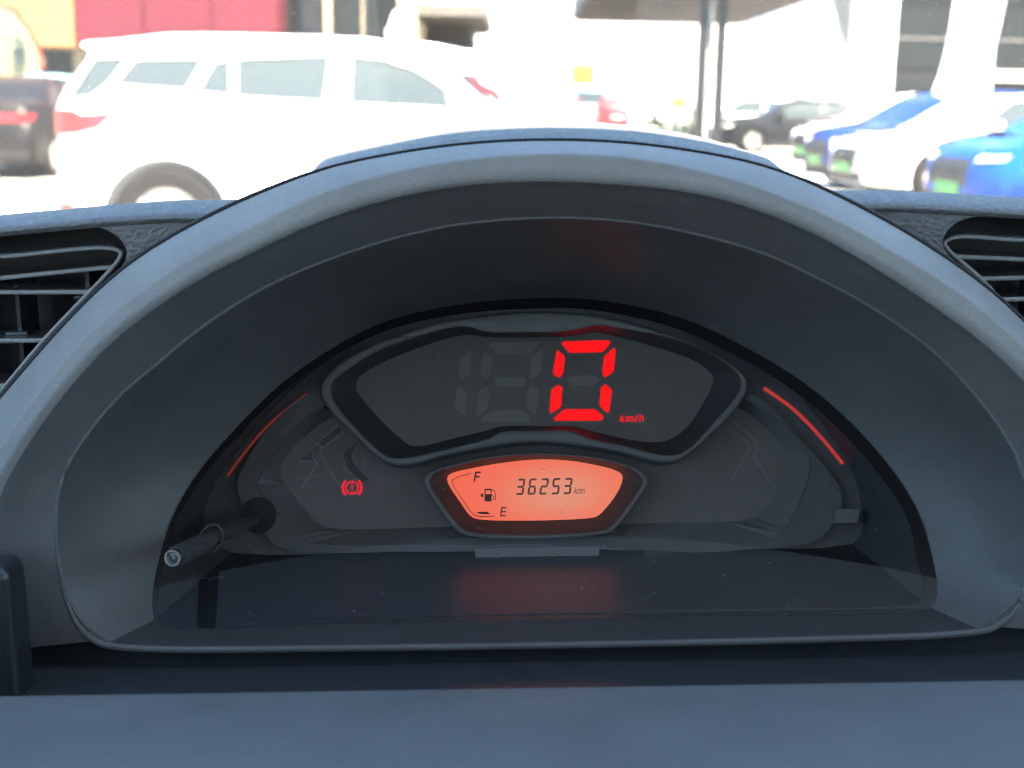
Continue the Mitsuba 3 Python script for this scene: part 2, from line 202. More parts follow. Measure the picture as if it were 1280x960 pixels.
def extr_round(p, z0, z1, r=0.4):                                                    # extrusion with a chamfered front edge
    return cat([extr(p, z0, z1 - r), extr(p.buffer(-r * 0.5), z1 - r, z1 - r * 0.4), extr(p.buffer(-r), z1 - r * 0.4, z1)])
def tube(pts, r, sides=8, closed=False, caps=True):
    P = np.asarray(pts, float); n = len(P); t = (np.roll(P, -1, 0) - np.roll(P, 1, 0)) if closed else np.gradient(P, axis=0)
    t /= np.linalg.norm(t, axis=1, keepdims=True) + 1e-12
    up = np.where(np.abs(t[:, 2:]) < 0.9, [[0, 0, 1.0]], [[1.0, 0, 0]]); a = np.cross(t, up); a /= np.linalg.norm(a, axis=1, keepdims=True); b = np.cross(t, a)
    an = np.arange(sides) * 2 * np.pi / sides; r = np.broadcast_to(r, (n,))
    V = P[:, None] + r[:, None, None] * (np.cos(an)[None, :, None] * a[:, None] + np.sin(an)[None, :, None] * b[:, None])
    rows = list(V) + ([V[0]] if closed else [])
    m = loft(rows, True)
    if caps and not closed:
        v = np.vstack([m.vertices, P[:1], P[-1:]]); k = len(m.vertices); f = list(m.faces)
        f += [[k, (j + 1) % sides, j] for j in range(sides)] + [[k + 1, (n - 1) * sides + j, (n - 1) * sides + (j + 1) % sides] for j in range(sides)]
        m = trimesh.Trimesh(v, f, process=False)
    return m
def bx(x0, x1, y0, y1, z0, z1):
    m = trimesh.creation.box((x1 - x0, y1 - y0, z1 - z0)); m.apply_translation([(x0 + x1) / 2, (y0 + y1) / 2, (z0 + z1) / 2]); return m
def rbox(x0, x1, y0, y1, z0, z1, r, q=16):                                           # box with rounded edges
    s = mf.Manifold.sphere(r, q)
    return as_mesh(mf.Manifold.batch_hull([s.translate((x, y, z)) for x in (x0 + r, x1 - r) for y in (y0 + r, y1 - r) for z in (z0 + r, z1 - r)]))
def strip(pts, w):  return LineString(pts).buffer(w / 2, cap_style=2)

# ================================================================== INSTRUMENT HOOD
CEN = (9.0, -150.0)
hood = thing('instrument_hood', 'dark arched instrument hood with a satin grey rim around the gauges', 'instrument hood')
th = np.radians(np.linspace(-8, 188, 181))
from scipy.ndimage import gaussian_filter1d
def sm(r, k=3.0): return gaussian_filter1d(r, k, axis=0, mode='nearest')
c0, c1, c2 = (sm(by_angle(c, th, CEN, False)) for c in (RIM_OUTER, RIM_CREASE, RIM_ROLL))
c3 = sm(by_angle(OPENING, th, CEN), 2.2)
def toward(a, b, t): return a * (1 - t) + b * t
OUT = np.array([CEN[0], 0, CEN[1]])
def grow(r, mm): d = (r - OUT) * [1, 0, 1]; return r + d / np.linalg.norm(d, axis=1, keepdims=True) * mm
bevel = [toward(c0, c1, t) + np.array([0, -0.9 * math.sin(math.pi * t), 0]) for t in (0, 0.05, 0.2, 0.4, 0.6, 0.8, 0.95)]
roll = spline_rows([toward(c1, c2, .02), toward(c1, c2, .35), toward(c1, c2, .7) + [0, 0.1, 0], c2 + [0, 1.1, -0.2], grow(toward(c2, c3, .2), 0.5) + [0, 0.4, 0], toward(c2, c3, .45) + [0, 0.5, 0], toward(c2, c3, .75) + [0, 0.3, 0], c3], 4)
put(hood, 'rim', to_car(loft([c0 + [0, 12, 0], c0 + [0, 2, 0]] + bevel + roll[:14], False)), 'satin', 38, label='satin grey rounded front rim of the hood')
put(hood, 'shaded_underside', to_car(loft(roll[13:], False)), 'shell', 60, label='underside of the rim inside the hood opening, its shade painted in a darker material')  # darker material past the roll: shade of the rim put into the colour
added_casing = [grow(c0, -1.2) + [0, 13, 0], grow(c0, -5) * [1, 0, 1] + [0, 480, 0], grow(c0, -16) * [1, 0, 1] + [0, 560, 0], np.tile([[9.0, 566, -150]], (len(th), 1))]
put(hood, 'added_casing', to_car(loft(added_casing, False)), 'black', 40)  # unseen black shell, added with its bottom to stop light leaking in
put(hood, 'added_casing_bottom', to_car(bx(-215, 230, 430, 566, -200, -186)), 'black', 20)
gap = np.array([i for i in range(len(th)) if 2 < math.degrees(th[i]) < 178])
put(hood, 'gap_seal', to_car(tube(grow(c0, 0.5)[gap] + [0, 1.0, 0], 0.42 + 0.4 * np.clip((np.abs(np.degrees(th[gap]) - 88) - 28) / 12, 0, 1), 8)), 'black', 60, label='thin black gap round the outside of the rim')
# inner shell: from the opening edge back to the edge of the clear lens
tf = np.radians(np.arange(0, 360, 1.5))
o3, o4 = by_angle(OPENING, tf, CEN), by_angle(LENS_EDGE, tf, CEN)
up_ = (o3[:, 2] > -150)[:, None]
o3 = np.where(up_, gaussian_filter1d(o3, 2.2, axis=0, mode='wrap'), o3); o4 = np.where(up_, gaussian_filter1d(o4, 1.6, axis=0, mode='wrap'), o4)
rows = []
for t in np.linspace(0, 1, 12):
    r = toward(o3, o4, t); bulge = 0.035 * math.sin(math.pi * t) * np.clip((r[:, 2] + 165) / 40, 0, 1)
    rows.append(r + (r - [CEN[0], 0, CEN[1]]) * bulge[:, None] * [1, 0, 1])
rows[0] = o3 + [0, 0.4, 0]
low = np.array([i for i in range(len(tf)) if 187.5 <= math.degrees(tf[i]) <= 352.5]); high = np.roll(np.array([i for i in range(len(tf)) if not 187.6 < math.degrees(tf[i]) < 352.4]), 0); high = np.roll(high, -int(np.argmax(np.diff(high) > 1)) - 1)
put(hood, 'shaded_lip', to_car(loft([r[low] for r in rows], False)), 'side_wall', 60)  # darker wall material puts the shade of this lip into its colour
put(hood, 'inner_shell', to_car(loft([r[high] for r in rows], False)), 'shell', 60, label='dark smooth inner shell leading back to the gauges')
sel = [i for i in range(len(th)) if -6 < math.degrees(th[i]) < 186.5]
put(hood, 'seam_line', to_car(tube(c3[sel] + [0, 0.1, 0], 0.7)), 'seam', 60, label='thin lighter seam line round the hood opening')
lp = sm(dense(OPENING[31:] + OPENING[:5], 8, False), 2.0); lw = 0.7 + 0.5 * np.clip(1 - np.abs(np.linspace(-1, 1, len(lp))) ** 4, 0, 1)
put(hood, 'ledge', to_car(tube(lp + [0, 0.2, 0.2] - np.c_[lw * 0, lw * 0, lw], lw, 12)), 'shell', 60, label='narrow straight ledge along the bottom of the hood')
# padded cap behind the top of the rim
CAP_CREST = [(x, y, z + 1.6) for x, y, z in CAP_CREST]
tc = np.radians(np.linspace(56.3, 119.2, 61))
k0 = by_angle(RIM_OUTER, tc, CEN, False); kc = by_angle(CAP_CREST, tc, CEN, False)
crest = np.stack([np.interp(k0[:, 0], np.array(CAP_CREST)[:, 0], dense(CAP_CREST, 1, False)[:, j]) for j in range(3)], 1)
Dc = dense(CAP_CREST, 10, False); crest = np.stack([np.interp(k0[:, 0] * 1.14 - 1.2, Dc[:, 0], Dc[:, j]) for j in range(3)], 1)
e = np.abs(np.linspace(-1, 1, 61))[:, None]; fall = np.clip((1 - e) / 0.10, 0, 1)
start = k0 + [0, 1.6, -0.9]
caprows = [start, start + np.array([0, 2.0, 1.4]) * fall + np.array([0, 1.0, 0.2]), toward(start, crest, 0.5) + np.array([0, 0, 1.6]) * fall, toward(start, crest, 0.85) + np.array([0, 0, 0.9]) * fall, crest, crest + [0, 14, -3.5], crest + [0, 40, -16], crest + [0, 70, -40]]
put(hood, 'padded_cap', to_car(loft(spline_rows(caprows, 4), False)), 'leather', 60, label='grained padded strip crowning the top of the rim')

# ================================================================== INSTRUMENT CLUSTER
cl = thing('instrument_cluster', 'instrument cluster with a lit red zero on its speed display and an orange odometer below', 'instrument cluster')
fe3 = facep(np.c_[dense(FACE_EDGE, 6), np.zeros(len(FACE_EDGE) * 6)])
f3 = by_angle([tuple(p) for p in fe3[::3]], tf, CEN)
wall = np.array([i for i in range(len(tf)) if not 188.5 < math.degrees(tf[i]) < 351.5]); wall = np.roll(wall, -int(np.argmax(np.diff(wall) > 1)) - 1)
fl = np.array([i for i in range(len(tf)) if 187 <= math.degrees(tf[i]) <= 353])
put(cl, 'side_wall', to_car(loft([toward(o4[wall], f3[wall], t) for t in np.linspace(0, 1, 6)], False)), 'side_wall', 40)
put(cl, 'floor', to_car(loft([toward(o4[fl], f3[fl], t) for t in np.linspace(0, 1, 6)], False)), 'floor', 40, label='dark glossy floor between the gauges and the lens edge')
P_face, P_low, P_tell, P_sp = poly(FACE_EDGE, 6), poly(LOWER_OUTER, 6), poly(TELL_OUTER, 6), poly(SPEED_OUTER, 6)
put(cl, 'face_plate', to_face(extr(P_face.buffer(3).difference(unary_union([P_low, P_sp]).buffer(-0.5)), -8, 0)), 'face', 20)
put(cl, 'lower_plate', to_face(extr_round(P_low.difference(P_tell.buffer(0.01)).difference(P_sp.buffer(-1)), -6, 5, 0.6)), 'face', 20, label='dark plate framing the warning light panel')
def ring(po, wo, pi, wi, c, n=240, mids=()):
    t = np.linspace(0, 2 * np.pi, n, endpoint=False)
    a = by_angle([(x, y, wo) for x, y in po], t, c, True, (0, 1)); b = by_angle([(x, y, wi) for x, y in pi], t, c, True, (0, 1))
    return a, b
a, b = ring(TELL_OUTER, 5, TELL_PANEL, -5, (0, -18))
bev = loft([a, b], True); ce = bev.triangles_center; from shapely import points as spts, contains as scon
bev.update_faces(~scon(P_sp.buffer(-0.4), spts(ce[:, :2])))
put(cl, 'panel_bevel', to_face(bev), 'frame', 30, label='sloping bevel around the warning light panel')
put(cl, 'warning_panel', to_face(extr(poly(TELL_PANEL, 6).buffer(1.0).difference(P_sp.buffer(-0.5)), -7, -5)), 'window', 20, label='dark smoked panel of unlit warning symbols')

# --- speed display
C = (0, 14)
a, b = ring(SPEED_OUTER, 10, SPEED_RIM, 10, C); w0, _ = ring(SPEED_OUTER, 10, SPEED_OUTER, 10, C); wn, _ = ring(SPEED_WINDOW, -6, SPEED_WINDOW, -6, C)
dn = lambda p, w: np.c_[p[:, :2], np.full(len(p), w)]
tw = lambda p, q, t: p * (1 - t) + q * t
put(cl, 'speed_display__frame', to_face(loft([dn(a, -1), dn(a, 8.8), tw(dn(a, 9.6), dn(b, 9.6), 0.15), tw(dn(a, 10), dn(b, 10), 0.35), tw(dn(a, 10), dn(b, 10), 0.75), tw(dn(a, 9.6), dn(b, 9.6), 0.94), dn(b, 9.0)], True)), 'frame', 50, label='slim raised grey frame of the speed display')
put(cl, 'speed_display__recess_wall', to_face(loft([dn(b, 9.0)] + lin_rows(dn(b, 8.8), wn, 4), True)), 'recess', 35, label='dark sloping wall inside the speed display frame')
put(cl, 'speed_display__window', to_face(extr(poly(SPEED_WINDOW, 6).buffer(0.6), -8, -6)), 'window', 20, label='dark smoked glass of the speed display')
RED = rgb(1.3 * K, 0.0, 0.0)
names = ['SEG_TOP', 'SEG_UPPER_LEFT', 'SEG_LOWER_LEFT', 'SEG_BOTTOM', 'SEG_LOWER_RIGHT', 'SEG_UPPER_RIGHT']
SEGS = {n: Polygon(globals()[n]).buffer(-0.35).buffer(0.35) for n in names + ['SEG_MIDDLE']}
for n in names: put(cl, 'speed_display__lit_segment', to_face(extr(SEGS[n], -6.3, -5.6)), 'black', 20, emit=RED)
from shapely import affinity
for n in names + ['SEG_MIDDLE']: put(cl, 'speed_display__unlit_segment', to_face(extr(affinity.translate(SEGS[n], -29, 0.0), -6.3, -5.9)), 'ghost', 20)
for n in ('SEG_UPPER_RIGHT', 'SEG_LOWER_RIGHT'): put(cl, 'speed_display__unlit_segment', to_face(extr(affinity.translate(SEGS[n], -57.5, 0.0), -6.3, -5.9)), 'ghost', 20)
put(cl, 'speed_display__unlit_segment', to_face(extr(SEGS['SEG_MIDDLE'], -6.3, -5.9)), 'ghost', 20)
def lettering(text, x, v, cap, w0, w1, slant=0.0, bold=False, fit=None):
    m = meshkit.text_mesh(text, cap, 1.0, bold); V = m.vertices.copy()
    if fit: V[:, 0] *= fit / V[:, 0].max()
    m.vertices = np.c_[x + V[:, 0] + slant * V[:, 1], v + V[:, 1], w0 + V[:, 2] * (w1 - w0)]
    return m
kmh, px_ = [], 33.1
for ch, wd in (('k', 2.0), ('m', 3.2), ('/', 1.4), ('h', 2.0)):
    kmh.append(lettering(ch, px_, 2.5, 2.9, -6.2, -5.95, 0.2, True, wd)); px_ += wd + 0.32
put(cl, 'speed_display__unit_lettering', to_face(cat(kmh)), 'black', 20, emit=RED, label='red lit lettering km/h')

# --- odometer and fuel display
C = (0, -27)
a, b = ring(LCD_OUTER, 8, LCD_RIM, 8, C); wn, _ = ring(LCD_WINDOW, -2, LCD_WINDOW, -2, C)
put(cl, 'odometer_display__frame', to_face(loft([dn(a, -1), dn(a, 7), tw(dn(a, 7.7), dn(b, 7.7), 0.2), tw(dn(a, 8), dn(b, 8), 0.5), tw(dn(a, 7.8), dn(b, 7.8), 0.85), dn(b, 7.2)], True)), 'frame', 50, label='raised dark frame of the odometer display')
put(cl, 'odometer_display__recess_wall', to_face(loft(lin_rows(dn(b, 7.2), wn, 4), True)), 'recess', 35)
def backlight(p, n, uv):       # LED backlight: paler where the lamps sit, redder at the edges
    x, v = uv.x * 70 - 35, uv.y * 24 - 36
    g = dr.exp(-(dr.square((x - 9.0) / 22.0) + dr.square((v + 25.5) / 11.0)))
    return mikit.mix((0.98, 0.15, 0.08), (0.82, 0.31, 0.20), g) * float(1.0 * K)
LW = poly(LCD_WINDOW, 6).buffer(0.25)
sv_, sf_ = trimesh.creation.triangulate_polygon(LW, engine='earcut')
scr_mesh = trimesh.Trimesh(np.c_[sv_, np.full(len(sv_), -2.0)], sf_, process=False)
put(cl, 'odometer_display__screen', to_face(scr_mesh), 'black', False, emit=mikit.proc(backlight), label='glowing orange backlit screen', uv=np.c_[(sv_[:, 0] + 35) / 70, (sv_[:, 1] + 36) / 24])
MARK_GLOW, MARK_GLOW2 = rgb(0.115 * K, 0.05 * K, 0.038 * K), rgb(0.035 * K, 0.014 * K, 0.012 * K)  # weak emission on the dark marks stands in for backlight bleeding through
def seven(d):
    on = {'3': 'abcdg', '6': 'acdefg', '2': 'abdeg', '5': 'acdfg'}[d]; w, h, t, g = 3.1, 6.4, 0.8, 0.12
    S = {'a': (g, h - t / 2, w - g, h - t / 2), 'd': (g, t / 2, w - g, t / 2), 'g': (g, h / 2, w - g, h / 2), 'f': (t / 2, h / 2 + g, t / 2, h - g), 'e': (t / 2, g, t / 2, h / 2 - g), 'b': (w - t / 2, h / 2 + g, w - t / 2, h - g), 'c': (w - t / 2, g, w - t / 2, h / 2 - g)}
    out = []
    for k in on:
        x0, y0, x1, y1 = S[k]; dx, dy = x1 - x0, y1 - y0; L = math.hypot(dx, dy); ux, uy = dx / L, dy / L; c = t / 2
        out.append(Polygon([(x0 + ux * .1, y0 + uy * .1), (x0 + ux * c - uy * c, y0 + uy * c + ux * c), (x1 - ux * c - uy * c, y1 - uy * c + ux * c), (x1 - ux * .1, y1 - uy * .1), (x1 - ux * c + uy * c, y1 - uy * c - ux * c), (x0 + ux * c + uy * c, y0 + uy * c - ux * c)]))
    return unary_union(out)
for i, d in enumerate('36253'):
    g = affinity.affine_transform(seven(d), [1, 0.16, 0, 1, -8.5 + i * 4.62, -26.1])
    put(cl, 'odometer_display__digit', to_face(extr(g, -2.1, -1.7)), 'black', 20, emit=MARK_GLOW, label=f'dark seven-segment digit {d}')
put(cl, 'odometer_display__unit_lettering', to_face(lettering('km', 14.2, -26.1, 2.6, -2.1, -1.7, 0.16, False, 4.2)), 'black', 20, emit=MARK_GLOW, label='small dark lettering km')
put(cl, 'odometer_display__full_mark', to_face(lettering('F', -25.2, -20.5, 3.7, -2.1, -1.7, 0.2, True, 2.6)), 'black', 20, emit=MARK_GLOW2, label='dark letter F')
put(cl, 'odometer_display__empty_mark', to_face(lettering('E', -15.0, -34.2, 3.5, -2.1, -1.7, 0.14, True, 2.5)), 'black', 20, emit=MARK_GLOW, label='dark letter E')
put(cl, 'odometer_display__fuel_scale', to_face(extr(unary_union([strip(dense(GAUGE[:5], 6, False), 0.22), strip(dense(GAUGE[4:], 6, False), 0.28)]), -2.1, -1.7)), 'black', 20, emit=MARK_GLOW2, label='thin curved fuel scale line')
put(cl, 'odometer_display__fuel_bar', to_face(extr(Polygon(BAR), -2.1, -1.7)), 'black', 20, emit=MARK_GLOW2, label='single dark fuel level bar')
pump = unary_union([Polygon([(-20.5, -23.5), (-17.8, -23.5), (-17.8, -28.4), (-20.6, -28.4)]).difference(sbox(-20.1, -25.6, -18.2, -24.0)), strip([(-17.9, -24.3), (-17.0, -24.0), (-16.4, -25.2), (-16.2, -27.6), (-16.9, -27.8), (-17.2, -26.0), (-17.8, -25.8)], 0.25), Polygon([(-22.3, -26.0), (-21.1, -25.0), (-21.1, -27.0)])])
put(cl, 'odometer_display__fuel_pump_symbol', to_face(extr(pump, -2.1, -1.7)), 'black', 20, emit=MARK_GLOW2, label='dark fuel pump symbol with a small arrow')

# --- warning symbols
wc = (-72.6, -22.0)
def circ(r, c=wc): from_ = np.linspace(0, 2 * np.pi, 48, endpoint=False); return Polygon(np.c_[c[0] + r * np.cos(from_), c[1] + r * np.sin(from_)])
def arc(r0, r1, a0, a1, c=wc):
    t = np.radians(np.linspace(a0, a1, 24)); return Polygon(np.vstack([np.c_[c[0] + r0 * np.cos(t), c[1] + r0 * np.sin(t)], np.c_[c[0] + r1 * np.cos(t[::-1]), c[1] + r1 * np.sin(t[::-1])]]))
brake = unary_union([circ(2.75).difference(circ(2.05)), arc(3.2, 4.2, -50, 50), arc(3.2, 4.2, 130, 230), sbox(wc[0] - .3, wc[1] - .55, wc[0] + .3, wc[1] + 1.5), sbox(wc[0] - .3, wc[1] - 1.5, wc[0] + .3, wc[1] - .95)])
put(cl, 'brake_warning_light', to_face(extr(brake, -5.1, -4.7)), 'black', 20, emit=rgb(0.95 * K, 0.008 * K, 0.03 * K), label='red lit brake symbol, an exclamation mark in a ringed circle')
def q7(L): return [((320 + x / 3.368 - 670) * 0.309 + 0.3 + 0.0, -(500 + y / 3.368 - 535) * 0.309 - 0.2) for x, y in L]
prn = [strip(q7([(348, 118), (262, 178), (243, 205), (335, 355)]), 0.5), strip(q7([(322, 88), (232, 165), (214, 215), (232, 250), (160, 365)]), 0.9), strip(q7([(232, 165), (262, 185)]), 0.7), strip(q7([(150, 236), (222, 240)]), 0.7), strip(q7([(150, 318), (250, 300)]), 0.35)]
put(cl, 'printed_scale', to_face(extr(unary_union(prn), -5.1, -4.85)), 'print', 20, label='faint grey printed scale on the left of the panel')
put(cl, 'printed_scale', to_face(extr(affinity.scale(unary_union(prn[:3]), -1, 1, origin=(-0.5, 0)), -5.1, -4.9)), 'ghost', 20, label='fainter printed scale on the right of the panel')
for L in ([(325, 92), (242, 158), (255, 172), (335, 108)], [(238, 172), (165, 232), (212, 236)], [(365, 188), (400, 170), (375, 205), (385, 250), (450, 320), (420, 330), (360, 260), (348, 215)]):
    put(cl, 'unlit_symbol', to_face(extr(Polygon(q7(L)).buffer(0.2), -5.1, -4.85)), 'recess', 20)
s = [arc(r, r + .25, *aa, c=q7([(395, 260)])[0]) for r in (2.9, 4.1) for aa in ((140, 215), (-40, 35))]
put(cl, 'unlit_symbol', to_face(extr(unary_union(s), -5.1, -4.85)), 'print', 20, label='faint thin curved lines beside an unlit symbol')
s = [arc(r, r + .2, *aa, c=q7([(545, 335)])[0]) for r in (2.4, 3.6) for aa in ((130, 225), (-40, 30))]
put(cl, 'unlit_symbol', to_face(extr(unary_union(s), -5.1, -4.9)), 'ghost', 20)
put(cl, 'red_trim_line', to_face(extr(strip(dense(ARC_L, 8, False), 0.95), 0.02, 0.7)), 'black', 20, emit=rgb(0.16 * K, 0.018 * K, 0.012 * K), label='dim red curved line left of the speed display')
put(cl, 'red_trim_line', to_face(extr(strip(dense(ARC_R, 8, False), 1.25), 0.02, 0.7)), 'black', 20, emit=rgb(0.5 * K, 0.035 * K, 0.028 * K), label='brighter red curved line right of the speed display')
put(cl, 'bottom_tab', to_face(extr_round(Polygon(TAB), 4, 7.5, 0.4)), 'frame', 20)
put(cl, 'round_plug', to_face(extr(circ(6.4, (110.5, -31.6)).difference(circ(6.05, (110.5, -31.6))), 4.8, 5.25)), 'frame', 20)
put(cl, 'round_socket', to_face(extr(circ(7, (-107.6, -32.8)), 4.5, 5.15)), 'black', 20)
put(cl, 'clip', to_face(extr_round(Polygon([(114, -34), (123, -34), (122, -39.5), (113, -39.5)]), 3, 9, 0.5)), 'frame', 20)
# --- trip reset knob through the lens
A, B_, M1, M2, E_ = (np.array(STALK[i]) for i in (0, 1, 1, 2, 3)); ax = (E_ - A) / np.linalg.norm(E_ - A)
Ls = np.linalg.norm(E_ - A)
def along(rs): return tube([A + ax * Ls * t for t, r in rs], [r for t, r in rs], 28)
put(cl, 'reset_knob__shaft', to_car(along([(0, 2.7), (0.5, 2.7), (0.62, 2.8), (0.68, 3.1)])), 'knob', 40)
fl_ = []
for k in range(22):
    an = k * 2 * math.pi / 22; u = np.cross(ax, [0, 0, 1]); u /= np.linalg.norm(u); v = np.cross(ax, u); o = (u * math.cos(an) + v * math.sin(an)) * 3.1
    fl_.append(tube([A + ax * Ls * 0.7 + o, A + ax * Ls * 0.985 + o], 0.32, 6))
put(cl, 'reset_knob__grip', to_car(cat([along([(0.68, 3.1), (0.69, 3.3), (0.7, 3.1), (0.985, 3.1), (0.995, 2.9), (1.0, 2.2)])] + fl_)), 'knob', 35, label='ribbed black grip')
u = np.cross(ax, [0, 0, 1]); u /= np.linalg.norm(u); v = np.cross(ax, u); tt = np.linspace(0, 2 * np.pi, 40, endpoint=False)
rg = lambda r, t: [A + ax * Ls * t + r * (u * math.cos(q) + v * math.sin(q)) for q in tt]
put(cl, 'reset_knob__end_cap', to_car(loft([rg(3.0, .985), rg(3.1, 1.0), rg(2.7, 1.012), rg(2.2, 1.012), rg(1.7, 1.0), rg(0.9, 0.99), rg(0.6, 1.0), rg(0.05, 1.0)], True)), 'metal_tip', 40, label='shiny dished end of the reset knob')
# --- clear lens, its border and the dust on it
LE = np.array(LENS_EDGE); lc = LE.mean(0); ly = np.array([0, 535.4 - 436.3, -72.7 + 168.9]); ly /= np.linalg.norm(ly); ln = np.cross([1, 0, 0], ly)
l2 = lambda p: np.c_[p[:, 0] - lc[0], (p - lc) @ ly]
def to_lens(mesh): m = as_mesh(mesh).copy(); V = m.vertices; m.vertices = carp(lc + V[:, :1] * [1, 0, 0] + V[:, 1:2] * ly + V[:, 2:3] * ln); return m
LP = Polygon(l2(dense(LENS_EDGE, 6))).buffer(0)
inner = LP.buffer(-2.0).union(LP.intersection(sbox(-200, -80, 200, LP.bounds[1] + 14)).buffer(-0.1))
inset = affinity.translate(LP.buffer(-3.4), -1.6, -1.0)
put(cl, 'lens_border', to_lens(extr(LP.difference(inset).difference(sbox(-200, -200, 200, LP.bounds[1] + 3.4)), -0.6, 0.0)), 'black', 20, label='black border along the edge of the clear lens')
t_l = ((lc - A) @ ln) / (ax @ ln); M_A = A + ax * t_l; hc = l2(M_A[None])[0]
hole = circ(4.3, hc); hole = affinity.scale(hole, 1.0, 1.35)
v_, f_ = trimesh.creation.triangulate_polygon(LP.difference(hole), engine='earcut')
put(cl, 'lens', to_lens(trimesh.Trimesh(np.c_[v_, np.full(len(v_), 0.4)], f_, process=False)), 'lens', False, label='clear dusty plastic lens over the gauges')
put(cl, 'lens_collar', to_lens(extr(hole.difference(affinity.scale(circ(3.7, hc), 1.0, 1.35)), -0.6, 1.0)), 'gloss', 30, label='glossy collar where the reset knob leaves the lens')
specks, scr = [], []
bx0, by0, bx1, by1 = LP.bounds
while len(specks) < 110:
    p = (rng.uniform(bx0, bx1), by0 + (by1 - by0) * rng.random() ** 1.7)
    r = 0.09 + 0.12 * rng.random() ** 3
    c = circ(r, p)
    if LP.contains(c): m = trimesh.creation.icosphere(subdivisions=1, radius=r); m.apply_translation([*p, 0.45 + r * 0.4]); specks.append(m)
while len(scr) < 30:
    p = np.array([rng.uniform(bx0, bx1), by0 + (by1 - by0) * rng.random() ** 1.5]); an = rng.gauss(0.1, 0.5); L = rng.choice([0.8, 1.2, 2.0, 4.0, 7.0]); bend = rng.uniform(-.15, .15)
    pts = [p + L * t * np.array([math.cos(an + bend * t), math.sin(an + bend * t)]) for t in np.linspace(0, 1, 6)]
    g = LineString(pts).buffer(0.035 if L > 3 else 0.06)
    if LP.contains(g): scr.append(extr(g, 0.42, 0.47))
put(cl, 'dust', to_lens(cat(specks)), 'dust', False, kind='stuff', label='white dust specks on the lens')
put(cl, 'scratches', to_lens(cat(scr)), 'scratch', False, kind='stuff', label='fine scratches on the lens')

# ================================================================== DASHBOARD
da = thing('dashboard', 'grained dark dashboard top with an air vent on each side of the instrument hood', 'dashboard')
VL = [(-210.8,-40.1),(-170.4,-37.5),(-137.1,-35.4),(-130.6,-38.7),(-128.0,-43.0),(-129.1,-47.5),(-140.0,-59.3),(-160.5,-77.6),(-181.6,-99.6),(-194.0,-113.6),(-240,-114)]
VR = [(240,-35.2),(172.0,-36.5),(154.1,-36.7),(148.8,-38.5),(145.3,-42.2),(144.6,-45.9),(160.0,-62.1),(180.4,-84.5),(210.2,-117.3),(240,-118)]
FL = [(-240,-49.5),(-171.1,-44.7),(-134.7,-42.6),(-131.3,-44.5),(-132.0,-47.0),(-145.5,-60.8),(-158.4,-73.2),(-175.3,-91.3),(-193.7,-110.8),(-240,-112)]
FR = [(240,-48.2),(172.5,-44.5),(150.7,-43.3),(147.0,-45.2),(147.1,-47.0),(159.8,-58.6),(169.6,-68.6),(188.9,-88.8),(215.5,-114.6),(240,-115)]
crest_x = np.array([-420,-204.4,-176.4,-134.1,-112.1,-98.3,115.3,128.3,178.3,211.8,420,1100]); crest_z = np.array([-46,-34.7,-32.3,-29.1,-28.1,-28.3,-28.4,-28.3,-31.8,-34.8,-46,-60])
def crest_at(x): return np.interp(x, crest_x, crest_z)
def pad(xs):
    z = crest_at(xs); R = lambda y, dz: np.stack([xs, np.full_like(xs, y), z + dz], 1)
    return spline_rows([R(453.4, -6.2), R(452.4, -5.4), R(451.9, -4.6), R(452.8, -3.5), R(458, -2.0), R(467, -0.5), R(474, 0), R(484, -0.9), R(500, -5), R(560, -24)], 5) + [R(760, -95), R(1060, -170)]
put(da, 'padded_top', [to_car(loft(pad(np.linspace(-420, -84, 80)), False)), to_car(loft(pad(np.linspace(104, 1080, 110)), False))], 'leather', 60, label='grained padded top edge of the dashboard')
topz = lambda x: crest_at(x) - 5.4
xsl, xsr = np.linspace(-420, -84, 40), np.linspace(104, 1080, 60)
def fascia(xs, holes, z0):
    return Polygon(list(zip(xs, topz(xs))) + [(xs[-1], z0), (xs[0], z0)]).difference(unary_union(holes))
def to_front(m, y=456.5):                                                            # polygon (x, z) extruded along -y
    m = as_mesh(m).copy(); V = m.vertices; m.vertices = carp(np.c_[V[:, 0], y - V[:, 2], V[:, 1]]); return m
ARCH = Polygon([(x, z) for x, _, z in dense(RIM_OUTER, 6, False)] + [(228, -300), (-214, -300)]).buffer(0).buffer(-7)
PVL, PVR = poly(VL, 5), poly(VR, 5)
for xs, hole in ((xsl, PVL), (xsr, PVR)):
    f = fascia(xs, [hole, ARCH], -260)
    put(da, 'front_face', to_front(cat([extr(f, 0, 2.4), extr(f.buffer(-0.5), 2.4, 3.0), extr(f.buffer(-1.0), 3.0, 3.3)])), 'leather', 25)
